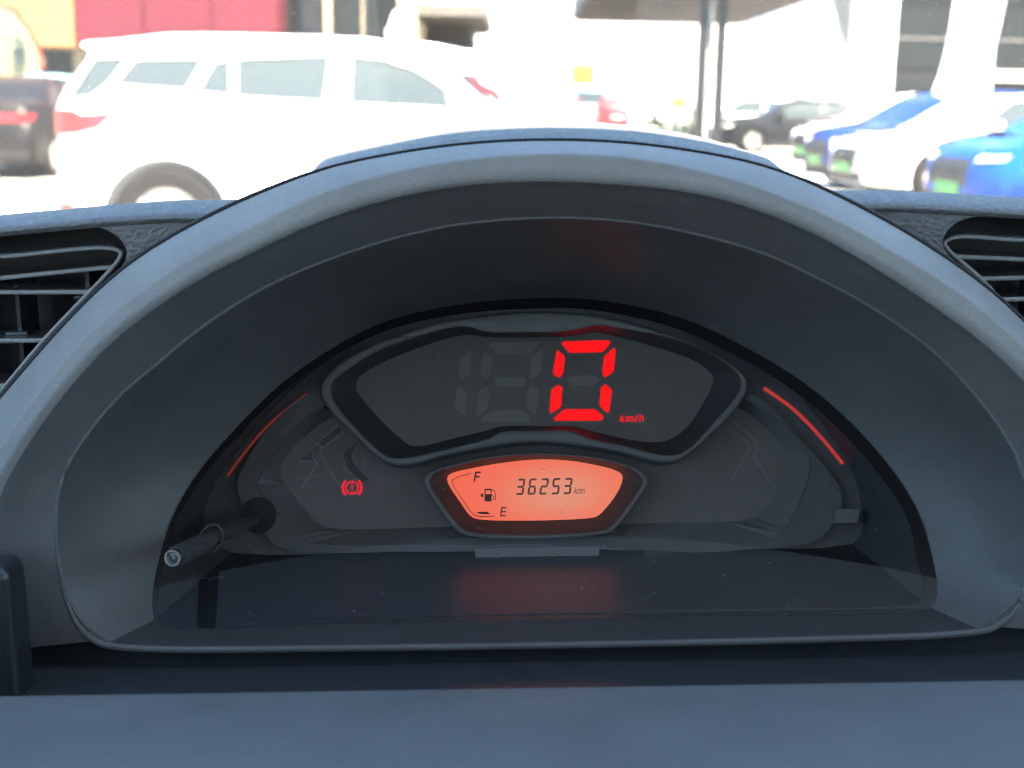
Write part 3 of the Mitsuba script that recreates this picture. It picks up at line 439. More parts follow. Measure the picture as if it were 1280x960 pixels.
def vent(P, outline, fr, slats, vanes, lab):
    v = numbered(da + '__air_vent'); labels[v] = {'label': lab}
    d = dense(outline, 5); n = len(d)
    row = lambda y, s=1.0: np.stack([d[:, 0], np.full(n, y), d[:, 1]], 1)
    put(v, 'housing', to_car(cat([loft([row(456), row(500)], True)])), 'black', 40)
    scene[numbered(v + '__backing')] = mikit.ply(to_front(extr(P, 0, 1), 500), 'm_black', 20)
    F_ = poly(fr, 6)
    put(v, 'frame', to_front(cat([extr(F_.difference(F_.buffer(-1.4)), -8, 0.2), tube(np.c_[np.array(F_.buffer(-0.7).exterior.coords)[:-1], np.full(len(F_.buffer(-0.7).exterior.coords) - 1, 0.3)], 0.75, 10, True)]), 462), 'vent_edge', 25, label='thin glossy frame round the vent slats')
    inner_ = F_.buffer(-0.8)
    for (x0, z0), (x1, z1) in slats:
        g = strip([(x0, z0), (x1, z1)], 1.3).intersection(inner_)
        g2 = strip([(x0, z0), (x1, z1)], 0.7).intersection(inner_)
        if not g.is_empty: put(v, 'slat_blade', to_front(extr(g, -20, -0.1), 464), 'gloss', 25); put(v, 'slat', to_front(cat([tube(np.c_[np.array(q.coords), np.full(len(q.coords), 0.2)], 0.8, 10) for q in [LineString([(x0, z0), (x1, z1)]).intersection(inner_)] if q.geom_type == 'LineString' and not q.is_empty]), 464), 'vent_edge', 25)
    for x, z0, z1 in vanes:
        put(v, 'vane', to_car(bx(x - .7, x + .7, 474, 492, z0, z1)), 'gloss', 20)
        put(v, 'vane_pivot', to_car(rbox(x - 4, x + 4, 470, 474, (z0 + z1) / 2 - 0.9, (z0 + z1) / 2 + 0.9, 0.6)), 'panel', 20)
vent(PVL, VL, FL, [((-240, -58.5), (-130, -49.3)), ((-240, -57.0), (-130, -58.5)), ((-240, -74.4), (-130, -75)), ((-240, -90), (-130, -91))], [(-173, -90, -57), (-198, -90, -57), (-148, -70, -52)], 'black air vent with thin glossy slats, left of the hood')
vent(PVR, VR, FR, [((140, -50), (240, -56)), ((140, -58.7), (240, -58)), ((140, -65.7), (240, -66)), ((140, -80.3), (240, -80.3))], [(186, -80, -58), (212, -100, -58)], 'black air vent with thin glossy slats, right of the hood')
put(da, 'lower_shelf', to_car(loft([np.array([[x, y, z] for x in np.linspace(-330, 330, 30)]) for y, z in ((430, -172), (426, -177.5), (421, -178.2), (405, -177), (380, -175.2), (352, -173.4), (346, -180), (344, -260))], False)), 'panel', 50, label='dark glossy shelf under the ledge')
put(da, 'corner_block', to_car(rbox(-215, -154.5, 395, 412, -190, -134, 4.0)), 'block', 40, label='dark rounded block at the lower left of the hood')

# ================================================================== STEERING COLUMN COVER
xs = np.linspace(-1, 1, 61)
def col(y, z): x = np.sign(xs) * np.abs(xs) ** 0.9 * 290; d = 26 * np.clip((np.abs(xs + 0.0) - 0.52) / 0.48, 0, 1) ** 2.2; return np.stack([x, np.full_like(x, y), z - d], 1)
rowsC = spline_rows([col(372, -205), col(369, -178), col(366, -165), col(361, -160.2), col(351, -157.6), col(340, -155.5), col(328, -154.1), col(316, -153.5), col(304, -153.8), col(286, -157), col(262, -172), col(245, -225), col(240, -260)], 5)
ck = put(None, 'steering_column_cover', to_car(loft(rowsC, False)), 'column', 60)
labels[ck] = {'label': 'smooth blue-grey plastic steering column cover along the bottom of the view', 'category': 'steering column'}

# ================================================================== CABIN SHELL
cb = thing('car_cabin', 'cabin of the car around the dashboard with its clear windscreen in front', 'car cabin')
X0, X1 = -430, 1130
WS = [(1040, -150), (660, 160), (160, 365)]
put(cb, 'windscreen', to_car(loft(spline_rows([np.array([[x, y + 40 * (1 - ((x - 350) / 780) ** 2), z] for x in np.linspace(X0, X1, 25)]) for y, z in WS], 6), False)), 'pane', False, label='clear windscreen with a few dust specks')
wsd = []
for _ in range(130):
    t = rng.random(); x = rng.uniform(-380, 420); y = 1040 + (660 - 1040) * t if t < 1 else 0; z = -150 + 310 * t; r = 0.25 + 0.5 * rng.random() ** 3
    m = trimesh.creation.icosphere(subdivisions=1, radius=r); m.apply_translation([x, y + 40 * (1 - ((x - 350) / 780) ** 2) - 8 - r - 3, z]); wsd.append(m)
put(cb, 'windscreen_dust', to_car(cat(wsd)), 'dust', False, kind='stuff', label='white dust specks on the windscreen')
put(cb, 'roof', to_car(rbox(X0 - 20, X1 + 20, -1900, 190, 372, 412, 15)), 'headliner', 30)
def pillar(p, q, r=38): return to_car(tube([p, q], r, 12))
for x in (X0 - 5, X1 + 5):
    put(cb, 'front_pillar', pillar((x, 1060, -190), (x, 170, 385)), 'cabin', 40)
    put(cb, 'middle_pillar', pillar((x, -380, -190), (x, -420, 365), 60), 'cabin', 40)
    put(cb, 'rear_pillar', pillar((x, -1850, -190), (x, -1650, 365), 90), 'cabin', 40)
    put(cb, 'door', to_car(bx(x - 35, x + 35, -1900, 1080, -1000, -90)), 'cabin', 20)
put(cb, 'cabin_floor', to_car(bx(X0, X1, -1900, 1080, -1010, -985)), 'cabin', 20)
put(cb, 'bulkhead', to_car(bx(X0, X1, 1080, 1100, -1000, -178)), 'cabin', 20)
put(cb, 'front_seat', to_car(cat([rbox(-300, 220, -700, -540, -800, 20, 50), rbox(480, 1000, -700, -540, -800, 20, 50), rbox(-190, 90, -700, -600, 20, 200, 45), rbox(630, 890, -700, -600, 20, 200, 45)])), 'cabin', 40)
put(cb, 'tailgate', to_car(bx(X0, X1, -1910, -1880, -1000, -100)), 'cabin', 20)

# ================================================================== THE YARD
def structure(name, mesh, m, label, catg=None, smooth=20):
    k = put(None, name, mesh, m, smooth); labels[k] = {'label': label, 'kind': 'structure'}; 
    if catg: labels[k]['category'] = catg
    return k
g = 900.0
structure('ground', as_mesh((np.array([[-g, -g, 0], [g, -g, 0], [g, g, 0], [-g, g, 0]]), [[0, 1, 2, 3]])), 'ground', 'pale sunlit paved ground of the dealership yard', 'ground')
for i in range(6):
    k = put(None, 'painted_line', bx(4.2, 9.4, 11.6 + 2.75 * i, 11.72 + 2.75 * i, 0.001, 0.006), 'line', 20); labels[k] = {'label': 'white painted parking line on the paved ground beneath the row of cars', 'kind': 'structure', 'group': 'painted parking lines under the right-hand row'}

def man_extrude(pts, h):
    P = Polygon(pts).buffer(0)
    return mf.CrossSection([np.array(P.exterior.coords)[:-1]], mf.FillRule.NonZero).extrude(h)
def side_prism(pts, W): return man_extrude(pts, W).transform(np.array([[1, 0, 0, 0], [0, 0, 1, -W / 2], [0, 1, 0, 0]], float))
def side_prism_y(pts, y0, y1): return man_extrude(pts, y1 - y0).transform(np.array([[1, 0, 0, 0], [0, 0, 1, y0], [0, 1, 0, 0]], float))
def mbox(x0, x1, y0, y1, z0, z1): return mf.Manifold.cube((x1 - x0, y1 - y0, z1 - z0)).translate((x0, y0, z0))
KINDS = {
 'suv': dict(L=4.33, W=1.82, H=1.64, wheels=(0.78, 3.42), R=0.365, sil=[(.03,.55),(0,.75),(.03,1.0),(.13,1.2),(.30,1.47),(.24,1.52),(.5,1.56),(.85,1.61),(1.4,1.63),(2.0,1.625),(2.35,1.58),(2.55,1.51),(2.95,1.2),(3.05,1.14),(3.7,1.06),(4.1,.95),(4.28,.8),(4.33,.55),(4.25,.3),(4.05,.22),(.35,.24),(.08,.32)], belt=1.15,
    win=[[(.17,1.17),(.33,1.43),(.54,1.44),(.42,1.27),(.30,1.18)],[(.46,1.26),(.60,1.43),(1.04,1.445),(.92,1.24)],[(1.0,1.22),(1.11,1.42),(1.21,1.445),(1.21,1.21)],[(1.26,1.2),(1.26,1.45),(1.88,1.49),(1.83,1.18)],[(2.01,1.17),(2.03,1.49),(2.26,1.47),(2.48,1.4),(2.72,1.25),(2.84,1.15)]],
    ws=[(2.30,1.60),(2.52,1.49),(2.94,1.17),(2.9,1.13),(2.3,1.5)], rw=[(.10,1.17),(.27,1.44),(.42,1.44),(.42,1.17)],
    lamp_r=[(-.1,.92),(-.1,1.10),(.2,1.09),(.25,1.065),(.46,1.08),(.36,.98),(.2,.94)], lamp_f=[(3.95,.78),(3.75,.93),(4.5,.86),(4.5,.74)], hy=.45, refl=[(-.1,.42),(-.1,.47),(.16,.47),(.16,.42)]),
 'sedan': dict(L=4.65, W=1.80, H=1.44, wheels=(0.95, 3.68), R=0.33, sil=[(.04,.5),(0,.7),(.02,.92),(.1,1.02),(.6,1.06),(.8,1.12),(1.25,1.34),(1.6,1.42),(2.1,1.445),(2.5,1.42),(2.8,1.34),(3.35,1.0),(3.5,.96),(4.1,.88),(4.5,.76),(4.63,.62),(4.65,.45),(4.58,.25),(4.3,.18),(.35,.2),(.08,.28)], belt=.95,
    win=[[(1.0,1.03),(1.32,1.29),(1.72,1.36),(1.84,.99)],[(1.92,.98),(1.84,1.36),(2.3,1.375),(2.6,1.34),(3.05,1.06),(3.08,.96)]],
    ws=[(2.68,1.35),(2.82,1.30),(3.32,.99),(3.2,.97),(2.6,1.3)], rw=[(.78,1.06),(1.2,1.29),(1.35,1.25),(.95,1.02)],
    lamp_r=[(-.1,.78),(-.1,.92),(.32,.91),(.2,.8)], lamp_f=[(4.25,.68),(4.18,.76),(4.8,.72),(4.8,.63)], hy=.42, refl=[(-.1,.36),(-.1,.41),(.16,.41),(.16,.36)]),
 'hatch': dict(L=4.1, W=1.77, H=1.53, wheels=(0.72, 3.32), R=0.32, sil=[(.04,.5),(0,.7),(.03,.95),(.12,1.12),(.3,1.4),(.45,1.47),(.9,1.52),(1.5,1.53),(2.0,1.51),(2.3,1.44),(2.95,1.06),(3.1,1.0),(3.6,.92),(3.95,.8),(4.08,.66),(4.1,.45),(4.02,.25),(3.8,.19),(.35,.2),(.08,.28)], belt=1.0,
    win=[[(.42,1.1),(.6,1.38),(1.3,1.43),(1.35,1.03)],[(1.43,1.02),(1.4,1.43),(1.9,1.425),(2.15,1.36),(2.6,1.08),(2.66,1.0)]],
    ws=[(2.2,1.45),(2.36,1.37),(2.92,1.05),(2.8,1.02),(2.15,1.38)], rw=[(.1,1.1),(.26,1.36),(.4,1.36),(.4,1.1)],
    lamp_r=[(-.1,.82),(-.1,1.0),(.3,.98),(.18,.84)], lamp_f=[(3.9,.73),(3.84,.79),(4.3,.76),(4.3,.68)], hy=.42, refl=[(-.1,.36),(-.1,.41),(.16,.41),(.16,.36)]),
 'van': dict(L=4.9, W=1.9, H=2.02, wheels=(0.95, 3.9), R=0.34, sil=[(.02,.5),(0,.8),(.03,1.3),(.1,1.92),(.25,2.0),(1.5,2.03),(3.2,2.0),(3.6,1.9),(4.35,1.15),(4.7,1.02),(4.88,.8),(4.9,.45),(4.8,.25),(4.6,.2),(.35,.22),(.08,.3)], belt=1.15,
    win=[[(.3,1.2),(.32,1.78),(1.6,1.8),(1.6,1.2)],[(1.7,1.2),(1.7,1.8),(2.7,1.8),(2.7,1.2)],[(2.8,1.2),(2.8,1.8),(3.4,1.76),(4.05,1.2)]],
    ws=[(3.62,1.86),(4.3,1.2),(4.2,1.17),(3.5,1.82)], rw=[(-.02,1.2),(.05,1.8),(.16,1.8),(.16,1.2)],
    lamp_r=[(-.1,1.2),(-.1,1.46),(.22,1.4),(.32,1.2)], lamp_f=[(4.4,.8),(4.3,.95),(5,.88),(5,.74)], hy=.5, refl=[(-.1,.36),(-.1,.41),(.16,.41),(.16,.36)])}
KINDS['tall_suv'] = {**KINDS['suv'], 'H': 1.72, 'sil': [(x, z * 1.055) for x, z in KINDS['suv']['sil']], 'lamp_r': [(-.1, 1.19), (-.1, 1.27), (.08, 1.29), (.38, 1.41), (.3, 1.34), (.12, 1.2)]}
for n_ in ('sil', 'ws', 'rw', 'lamp_f'): KINDS['tall_suv'][n_] = [(x * .9, z) for x, z in KINDS['tall_suv'][n_]]
KINDS['tall_suv'].update(L=4.33 * .9, wheels=(.78 * .9, 3.42 * .9), win=[[(x * .9, z) for x, z in w] for w in KINDS['suv']['win']])
BUILT = {}
def car_parts(kind):
    if kind in BUILT: return BUILT[kind]
    k = KINDS[kind]; L, W, H = k['L'], k['W'], k['H']; h = W / 2
    sil = [tuple(p) for p in dense(k['sil'], 4)]
    body = side_prism(sil, W)
    plan = Polygon([(0.02, -h + .38), (0.1, -h + .14), (.35, -h + .03), (.9, -h), (L - 1.1, -h), (L - .5, -h + .05), (L - .16, -h + .22), (L, -h + .5), (L, h - .5), (L - .16, h - .22), (L - .5, h - .05), (L - 1.1, h), (.9, h), (.35, h - .03), (.1, h - .14), (.02, h - .38)])
    body ^= man_extrude(dense(list(plan.exterior.coords)[:-1], 4), H + 1)
    b = k['belt']; fp = [(h - .07, .15), (h - .02, .4), (h, .62), (h - .03, b - .1), (h - .06, b), (h - .13, b + .2), (h - .22, H - .12), (h - .33, H - .03), (h - .6, H + .01)]
    fp = fp + [(-y, z) for y, z in fp[::-1]]
    body ^= man_extrude(fp, L + 1).transform(np.array([[0, 0, 1, -.5], [1, 0, 0, 0], [0, 1, 0, 0]], float))
    R = k['R']
    for x in k['wheels']:
        for s in (-1, 1):
            c = mf.Manifold.cylinder(.34, R + .055, R + .055, 40).transform(np.array([[1, 0, 0, x], [0, 0, 1, -.34 if s < 0 else 0], [0, 1, 0, R]], float)).translate((0, s * (h - .0) + (.08 if s < 0 else -.08) + (0 if s < 0 else -.0) , 0))
            body -= c.translate((0, .0 if s > 0 else .26 - .0, 0)) if s < 0 else c.translate((0, -.18, 0))
    shell = body
    proud = body.translate((-L / 2, 0, -.7)).scale((1 + .014 / L, 1 + .014 / W, 1 + .014 / 1.4)).translate((L / 2, 0, .7))
    slim = body.translate((-L / 2, 0, -.7)).scale((1 - .02 / L, 1 - .03 / W, 1 - .02 / 1.4)).translate((L / 2, 0, .7))
    glass, out = [], {}
    for w in k['win']:
        pr = side_prism([tuple(p) for p in w], W + 1); shell -= pr
        for s in (-1, 1):
            half = mbox(-1, L + 1, 0.02 if s > 0 else -2, 2 if s > 0 else -0.02, -1, 4)
            out.setdefault('side_window', []).append(slim ^ pr ^ half)
    for nm, pts in (('windscreen', k['ws']), ('rear_window', k['rw'])):
        pr = side_prism_y(pts, -h + .24, h - .24)
        cut = side_prism_y([tuple(p) for p in np.array(Polygon(pts).buffer(.03, join_style=2).exterior.coords)[:-1]], -h + .24, h - .24)
        out[nm] = [slim ^ pr]; shell -= (pr ^ proud)
    out['body'] = [shell]
    out['taillight'] = [proud ^ side_prism_y(k['lamp_r'], *yy) for yy in ((k['hy'], h + .1), (-h - .1, -k['hy']))]
    out['headlight'] = [proud ^ side_prism_y(k['lamp_f'], *yy) for yy in ((k['hy'], h + .1), (-h - .1, -k['hy']))]
    out['reflector'] = [proud ^ side_prism_y(k['refl'], *yy) for yy in ((.55, h + .1), (-h - .1, -.55))]
    zf = min(p[1] for p in k['lamp_f'])
    out['grille'] = [proud ^ mbox(L - .5, L + .2, -h + .52, h - .52, zf - .22, zf + .06)]
    out['lower_grille'] = [proud ^ mbox(L - .5, L + .2, -h + .4, h - .4, .24, .38)]
    pr2 = proud.translate((.008, 0, 0))
    out['front_plate'] = [(pr2 ^ mbox(L - .5, L + .2, -.23, .23, .36, .5))]
    zr = min(p[1] for p in k['lamp_r'])
    out['rear_plate'] = [(proud.translate((-.008, 0, 0)) ^ mbox(-.2, .4, -.23, .23, zr - .25, zr - .1))]
    out['sill_trim'] = [proud ^ mbox(k['wheels'][0] + R + .06, k['wheels'][1] - R - .06, s * h - .14, s * h + .14, .15, .33) for s in (-1, 1)]
    out['rear_bumper_trim'] = [proud ^ mbox(-.2, .4, -h + .1, h - .1, .2, .4)]
    out['door_handle'] = []
    for w in k['win'][-2:]:
        x = w[0][0] + .12
        for s in (-1, 1): out['door_handle'].append(proud.translate((0, s * .012, 0)) ^ mbox(x, x + .2, s * h - .2, s * h + .2, b - .12, b - .085))
    xm = k['win'][-1][-1][0] - .12
    out['mirror'] = [mf.Manifold.batch_hull([mf.Manifold.sphere(.055, 12).translate((xm + dx, s * (h + dy), b + .06 + dz)) for dx, dy, dz in ((0, -.02, 0), (-.02, .13, .03), (.08, .02, .02), (0, .12, -.02))]) for s in (-1, 1)]
    ty = trimesh.creation.revolve(np.array([[R * .62, -.1], [R * .9, -.11], [R * .98, -.08], [R, -.04], [R, .04], [R * .98, .08], [R * .9, .11], [R * .62, .1]]), sections=36)
    hub = [trimesh.creation.revolve(np.array([[R * .60, -.09], [R * .68, -.1], [R * .68, .1], [R * .60, .09]]), sections=32), trimesh.creation.cylinder(.06, .12, sections=16)]
    hub.append(trimesh.creation.cylinder(R * .62, .03, sections=32))
    for q in range(5):
        sp = bx(.03, R * .64, -.035, .035, .02, .085); sp.apply_transform(trimesh.transformations.rotation_matrix(q * 2 * np.pi / 5, [0, 0, 1])); hub.append(sp)
        sp = bx(.03, R * .64, -.035, .035, -.085, -.02); sp.apply_transform(trimesh.transformations.rotation_matrix(q * 2 * np.pi / 5, [0, 0, 1])); hub.append(sp)
    rot = trimesh.transformations.rotation_matrix(np.pi / 2, [1, 0, 0]); out['wheels'] = []
    for x in k['wheels']:
        for s in (-1, 1):
            ps = []
            for m in (ty, cat(hub)):
                m = m.copy(); m.apply_transform(rot); m.apply_translation([x, s * (h - .13), R]); ps.append(m)
            out['wheels'].append(ps)
    BUILT[kind] = {n: [mikit.ply(as_mesh(m), None, 28) for m in ms if m.num_tri() > 0] for n, ms in out.items() if n != 'wheels'}
    BUILT[kind]['wheels'] = [[mikit.ply(m, None, 28) for m in ps] for ps in out['wheels']]
    return BUILT[kind]
LOOK = dict(side_window='car_glass', windscreen='car_glass', rear_window='car_glass', taillight='lamp_red', headlight='lamp_clear', reflector='lamp_red', grille='trim_black', lower_grille='trim_black', front_plate='plate_green', rear_plate='plate_white', sill_trim='trim_black', rear_bumper_trim='trim_black', door_handle='chrome', mirror=None, body=None)
def car(name, label, kind, paint_, nose, heading, catg='car', group=None, skip=(), over={}, wheel='alloy'):
    """nose: world (x, y) of the middle of the front end; heading: degrees, 0 = facing +x."""
    k = KINDS[kind]; P = car_parts(kind); key = thing(name, label, catg, group)
    M = T().translate([nose[0], nose[1], 0]).rotate([0, 0, 1], heading).translate([-k['L'], 0, 0])
    def add(n, d, m):
        kk = numbered(key + '__' + n); scene[kk] = {**d, 'bsdf': {'type': 'ref', 'id': 'm_' + m}, 'to_world': M}
        return kk
    for n, ms in P.items():
        if n == 'wheels' or n in skip: continue
        for d in ms: add({'front_plate': 'number_plate', 'rear_plate': 'number_plate'}.get(n, n), d, over.get(n) or LOOK[n] or paint_)
    for ty, hb in P['wheels']:
        w = numbered(key + '__wheel'); 
        for n, d, m in (('tyre', ty, 'tyre'), ('rim', hb, wheel)): scene[w + '__' + n] = {**d, 'bsdf': {'type': 'ref', 'id': 'm_' + m}, 'to_world': M}
    return key
ROW = 'cars parked side by side on the right of the yard'
car('parked_suv', 'large white sport utility car seen side-on beyond the hood, red taillight at its left', 'suv', 'white_paint', (1.02, 10.62), 9.0, over={'sill_trim': 'white_paint', 'rear_bumper_trim': 'white_paint', 'door_handle': 'white_paint', 'front_plate': 'plate_white'})
car('parked_car', 'dark grey car seen from behind at the left edge, with a red lamp bar', 'sedan', 'grey_paint', (-7.55, 19 + 4.6), 90, skip=('reflector',), over={'front_plate': 'plate_white'})
car('parked_car', 'white car at the far end of the right-hand row, just before the black car', 'hatch', 'white_paint', (5.3, 25.9), 191, group=None)
car('parked_car', 'deep blue car parked between two white cars in the right-hand row', 'hatch', 'blue_paint', (4.60, 21.3), 191)
car('parked_car', 'white car in the right-hand row between the deep blue and the bright blue car', 'sedan', 'white_paint', (4.47, 18.9), 191)
car('parked_car', 'bright blue car nearest at the right edge with a black grille and green plate', 'hatch', 'cyan_paint', (4.45, 14.2), 192)
car('parked_car', 'black car with silver wheels seen side-on beyond the right-hand row', 'sedan', 'black_paint', (5.35, 37.9), 180, over={'front_plate': 'plate_white'})
car('parked_car', 'white car just left of the black car, half hidden by it', 'hatch', 'white_paint', (4.95, 44), 180, over={'front_plate': 'plate_white'})
car('parked_car', 'white car facing the viewer beneath the round yellow disc by the canopy columns', 'hatch', 'white_paint', (4.6, 47.0), -95, over={'front_plate': 'plate_white'})
car('parked_car', 'small red car far off in the middle of the yard, seen from behind', 'hatch', 'red_paint', (4.45, 66), 90, over={'front_plate': 'plate_white'})
car('parked_car', 'blue-grey car at the left edge, behind the dark grey car', 'hatch', 'grey_paint', (-11.4, 24.85), 180, over={'front_plate': 'plate_white', 'body': 'pale_blue_paint'})
car('parked_suv', 'second white sport utility car behind the first, its red taillight above the hood', 'tall_suv', 'white_paint', (-0.06 - 3.9, 12.85), 180, over={'sill_trim': 'white_paint', 'rear_bumper_trim': 'white_paint', 'door_handle': 'white_paint', 'front_plate': 'plate_white'})
car('parked_van', 'pale blue van far off left of the small red car', 'van', 'pale_blue_paint', (3.65, 74), 90, 'van', over={'front_plate': 'plate_white'})

# buildings
def part_box(key, name, dims, m, label=None): return put(key, name, bx(*dims), m, 20, label=label)
sh = thing('showroom', 'long showroom on the left with an orange fascia and a red fascia above its glazing', 'building')
part_box(sh, 'wall', (-24, -2.2, 27.2, 34, 0, 5.2), 'beige_wall')
part_box(sh, 'orange_fascia', (-24, -8.27, 26.0, 27.2, 2.05, 5.2), 'yellow_panel', 'orange-yellow fascia panel')
for i, (x0, x1) in enumerate(((-8.22, -6.98), (-6.95, -5.72), (-5.69, -4.5))): part_box(sh, 'red_fascia_panel', (x0, x1, 26.0, 27.2, 2.1, 5.2), 'red_panel')
part_box(sh, 'column', (-4.06, -3.70, 26.2, 26.6, 0, 5.2), 'steel_dark', 'dark grey column right of the red fascia')
for x in np.arange(-22, -4.6, 1.5):
    if -9.6 < x < -6.6: continue
    w = put(sh, 'window', bx(x, x + 1.3, 27.14, 27.22, .3, 2.0), 'shop_glass', 20)
for x0, x1 in ((-4.45, -4.12), (-3.6, -3.05), (-2.98, -2.35)): put(sh, 'window', bx(x0, x1, 27.12, 27.22, .3, 4.6), 'shop_glass', 20)
part_box(sh, 'roof', (-24.3, -2.0, 25.9, 34.3, 5.2, 5.5), 'white_wall')
ca = thing('canopy_building', 'grey building with a thin overhanging canopy behind the white sport utility car', 'building')
part_box(ca, 'canopy_slab', (-7.5, -.72, 30, 37, 2.98, 3.22), 'slab', 'thin pale canopy slab')
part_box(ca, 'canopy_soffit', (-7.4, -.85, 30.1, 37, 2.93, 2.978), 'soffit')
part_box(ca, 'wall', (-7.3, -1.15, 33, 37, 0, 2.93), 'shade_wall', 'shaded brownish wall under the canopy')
for x in (-2.6, -2.0, -1.55): put(ca, 'window', bx(x - .22, x + .18, 32.94, 33.02, .5, 2.6), 'shop_glass', 20)
put(ca, 'post', bx(-2.35, -2.2, 30.6, 30.75, 0, 2.93), 'white_wall', 20)
rc = thing('forecourt_canopy', 'flat dark canopy on two slim dark columns right of the centre', 'canopy')
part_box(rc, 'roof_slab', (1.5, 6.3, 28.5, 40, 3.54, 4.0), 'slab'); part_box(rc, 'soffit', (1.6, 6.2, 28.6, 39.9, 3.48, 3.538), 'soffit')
for x in (3.72, 4.1): put(rc, 'column', bx(x, x + .19, 29.0, 29.25, 0, 3.48), 'steel_dark', 20)
put(rc, 'downpipe', as_mesh(tube([(3.98, 29.3, 0), (3.98, 29.3, 3.48)], .07, 10)), 'white_wall', 40)
dl = thing('dealership_building', 'white dealership building with dark glazing at the right edge', 'building')
Q = 45 / 27.0
def dz(z): return max(0, 1.2 + (z - 1.2) * Q)
def dbox(n, x0, x1, y0, y1, z0, z1, m, lab=None): return put(dl, n, bx(x0 * Q, x1 * Q, y0, y1, dz(z0) if z0 > 0 else 0, dz(z1)), m, 20, label=lab)
dbox('white_wall_panel', 5.7, 6.10, 45.4, 60, 0, 5.0, 'white_wall'); dbox('white_wall_panel', 6.42, 7.22, 44.8, 60, 0, 5.0, 'white_wall', 'tall white wall panel left of the dark glazing')
dbox('wall', 6.10, 6.42, 45.7, 60, 0, 5.0, 'white_wall'); put(dl, 'shade_triangle', as_mesh(man_extrude([(9.72, 4.9), (10.55, 4.9), (10.5, 2.95)], .06).transform(np.array([[1, 0, 0, 0], [0, 0, 1, 44.72], [0, 1, 0, 0]], float))), 'triangle_shade', 20, label='blue-grey triangle added as painted shade on the wall'); dbox('wall', 7.22, 20, 45.6, 60, 0, 5.0, 'steel_dark')  # triangle is an added sheet coloured like shade on the white wall
for x in np.arange(7.26, 14, 1.42):
    for z0, z1 in ((.55, 1.72), (2.02, 2.55), (2.6, 3.2), (3.26, 4.0), (4.06, 4.9)): dbox('window', x, x + 1.36, 45.52, 45.61, z0, z1, 'shop_glass')
dbox('white_band', 8.6, 20, 45.3, 45.5, 1.80, 2.0, 'white_wall', 'white band crossing the dark glazing'); dbox('rail', 7.24, 20, 45.44, 45.515, 2.555, 2.598, 'slab'); dbox('roof', 5.5, 20.2, 44.6, 60.2, 5.0, 5.2, 'white_wall')
fb = thing('far_building', 'low white building closing the far end of the yard', 'building')
part_box(fb, 'wall', (-14, 40, 82, 90, 0, 6.5), 'white_wall'); part_box(fb, 'roof', (-14.3, 40.3, 81.7, 90.3, 6.5, 6.8), 'white_wall')
for x in np.arange(-12, 38, 4.2): put(fb, 'window', bx(x, x + 2.6, 81.93, 82.02, 3.6, 5.2), 'lamp_clear', 20)
ys = thing('yellow_sign', 'small yellow sign board on a pole far off above the pale blue van', 'sign')
part_box(ys, 'board', (2.85, 4.1, 75, 75.1, 2.2, 3.3), 'yellow_sign'); put(ys, 'pole', as_mesh(tube([(3.4, 75.15, 0), (3.4, 75.15, 3.2)], .06, 8)), 'white_wall', 40)
yd = thing('yellow_disc', 'round yellow disc sign on a post at the foot of the canopy columns', 'sign')
put(yd, 'disc', as_mesh(mf.Manifold.cylinder(.05, .2, .2, 32).transform(np.array([[1, 0, 0, 4.87], [0, 0, 1, 42], [0, 1, 0, 1.3]], float))), 'yellow_sign', 30); put(yd, 'post', as_mesh(tube([(4.87, 42.08, 0), (4.87, 42.08, 1.3)], .03, 8)), 'white_wall', 40)
# tent, flags
def cloth(outline, y, m_, key, name, thick=.02, wave=.03, label=None):
    P = Polygon(dense(outline, 6)).buffer(0); M = as_mesh(mf.CrossSection([np.array(P.exterior.coords)[:-1]], mf.FillRule.NonZero).extrude(thick).refine_to_length(.18)); V = M.vertices
    M.vertices = np.c_[V[:, 0], y + V[:, 2] + wave * np.sin(V[:, 0] * 4 + V[:, 1] * 2.2), V[:, 1]]; return put(key, name, M, m_, 50, label=label)
ff = thing('feather_flag', 'tall white feather flag standing before the dark glazing at the right', 'flag')
cloth([(4.49, 1.38), (4.53, 1.6), (4.57, 1.87), (4.61, 2.36), (4.66, 3.0), (4.72, 3.5), (4.85, 3.75), (5.05, 3.7), (5.12, 3.4), (5.12, 3.0), (5.09, 2.37), (5.04, 2.06), (5.08, 1.86), (5.07, 1.6), (5.06, 1.37)], 15, 'fabric_white', ff, 'cloth'); put(ff, 'pole', as_mesh(tube([(5.06, 15.05, 0), (5.09, 15.05, 1.9), (5.27, 15.05, 3.2), (5.05, 15.05, 3.95)], .018, 8)), 'white_wall', 40)
f2 = thing('feather_flag', 'small white feather flag beneath the thin canopy, above a white car', 'flag')
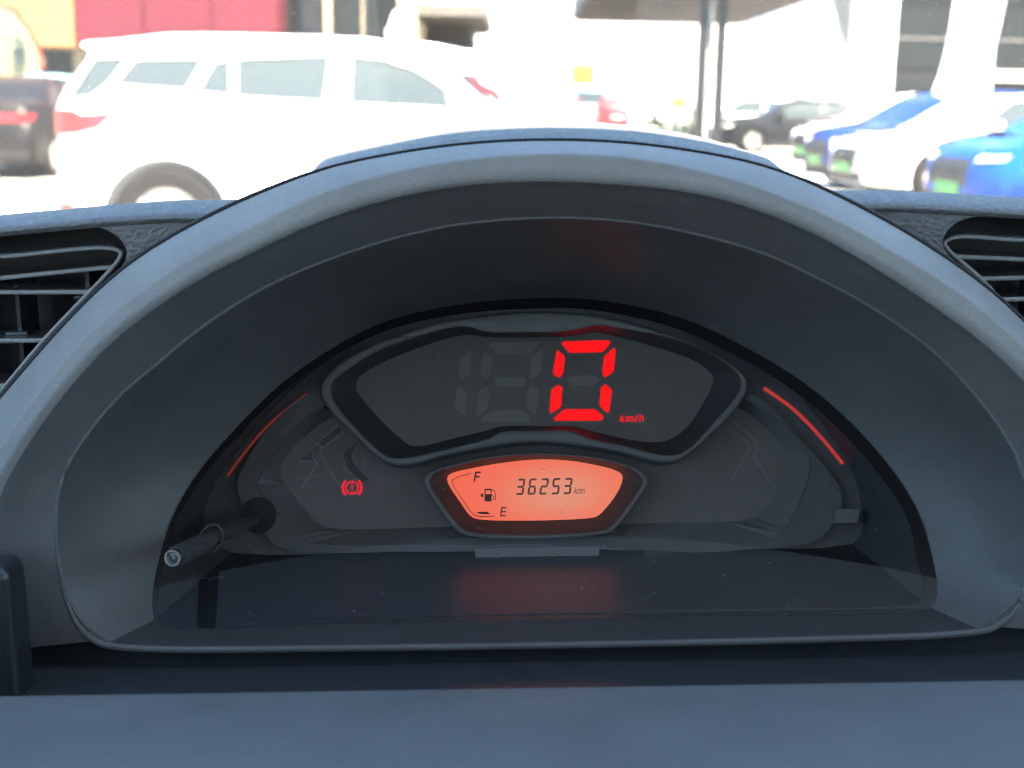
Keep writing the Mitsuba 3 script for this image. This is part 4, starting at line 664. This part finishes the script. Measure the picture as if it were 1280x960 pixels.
cloth([(-2.08, 1.5), (-1.75, 1.5), (-1.70, 2.0), (-1.76, 2.45), (-1.93, 2.58), (-2.05, 2.3)], 22, 'fabric_white', f2, 'cloth'); put(f2, 'pole', as_mesh(tube([(-2.08, 22.05, 0), (-2.08, 22.05, 2.3)], .016, 8)), 'white_wall', 40)
f3_ = thing('feather_flag', 'feather flag with a red border and blue marks at the left edge', 'flag')
cloth([(-6.62, 1.47), (-5.80, 1.48), (-5.82, 1.7), (-5.92, 1.95), (-6.12, 2.18), (-6.45, 2.28), (-6.62, 2.2)], 17, 'fabric_green', f3_, 'cloth', label='yellow-green cloth')
put(f3_, 'red_border', tube([(-5.80, 16.97, 1.47), (-5.82, 16.97, 1.7), (-5.92, 16.97, 1.95), (-6.12, 16.97, 2.18), (-6.45, 16.97, 2.28)], .018, 8), 'fabric_red', 40)
for z in (1.76, 1.60):
    put(f3_, 'blue_mark', cat([bx(-6.11, -5.95, 16.86, 16.9, z + .04, z + .065), bx(-6.07, -6.04, 16.86, 16.9, z - .05, z + .09), bx(-6.0, -5.97, 16.86, 16.9, z - .06, z + .03), bx(-6.1, -5.96, 16.86, 16.9, z - .05, z - .03)]), 'ink_blue', 20)
put(f3_, 'pole', as_mesh(tube([(-5.78, 17.06, 0), (-5.80, 17.06, 1.6), (-6.1, 17.06, 2.2)], .010, 8)), 'steel_dark', 40)
# shrub by the columns
shb = thing('shrub', 'dark green clipped shrub behind the yellow disc', 'shrub')
leaves = []
for _ in range(900):
    p = nrg.normal(size=3); p /= np.linalg.norm(p); p *= (0.75 + .35 * nrg.random()) * np.array([.75, .5, .55]); n_ = nrg.normal(size=3); n_ /= np.linalg.norm(n_); t_ = np.cross(n_, [.3, .5, .8]); t_ /= np.linalg.norm(t_); b_ = np.cross(n_, t_)
    c = p + [4.9, 43.2, .85]; s_ = .07; leaves.append(trimesh.Trimesh([c - t_ * s_, c + b_ * s_ * .5, c + t_ * s_, c - b_ * s_ * .5], [[0, 1, 2], [0, 2, 3]], process=False))
put(shb, 'foliage', cat(leaves), 'leaf', False); put(shb, 'stem', as_mesh(tube([(4.9, 43.2, 0), (4.9, 43.2, .6)], .05, 8)), 'bark', 40)
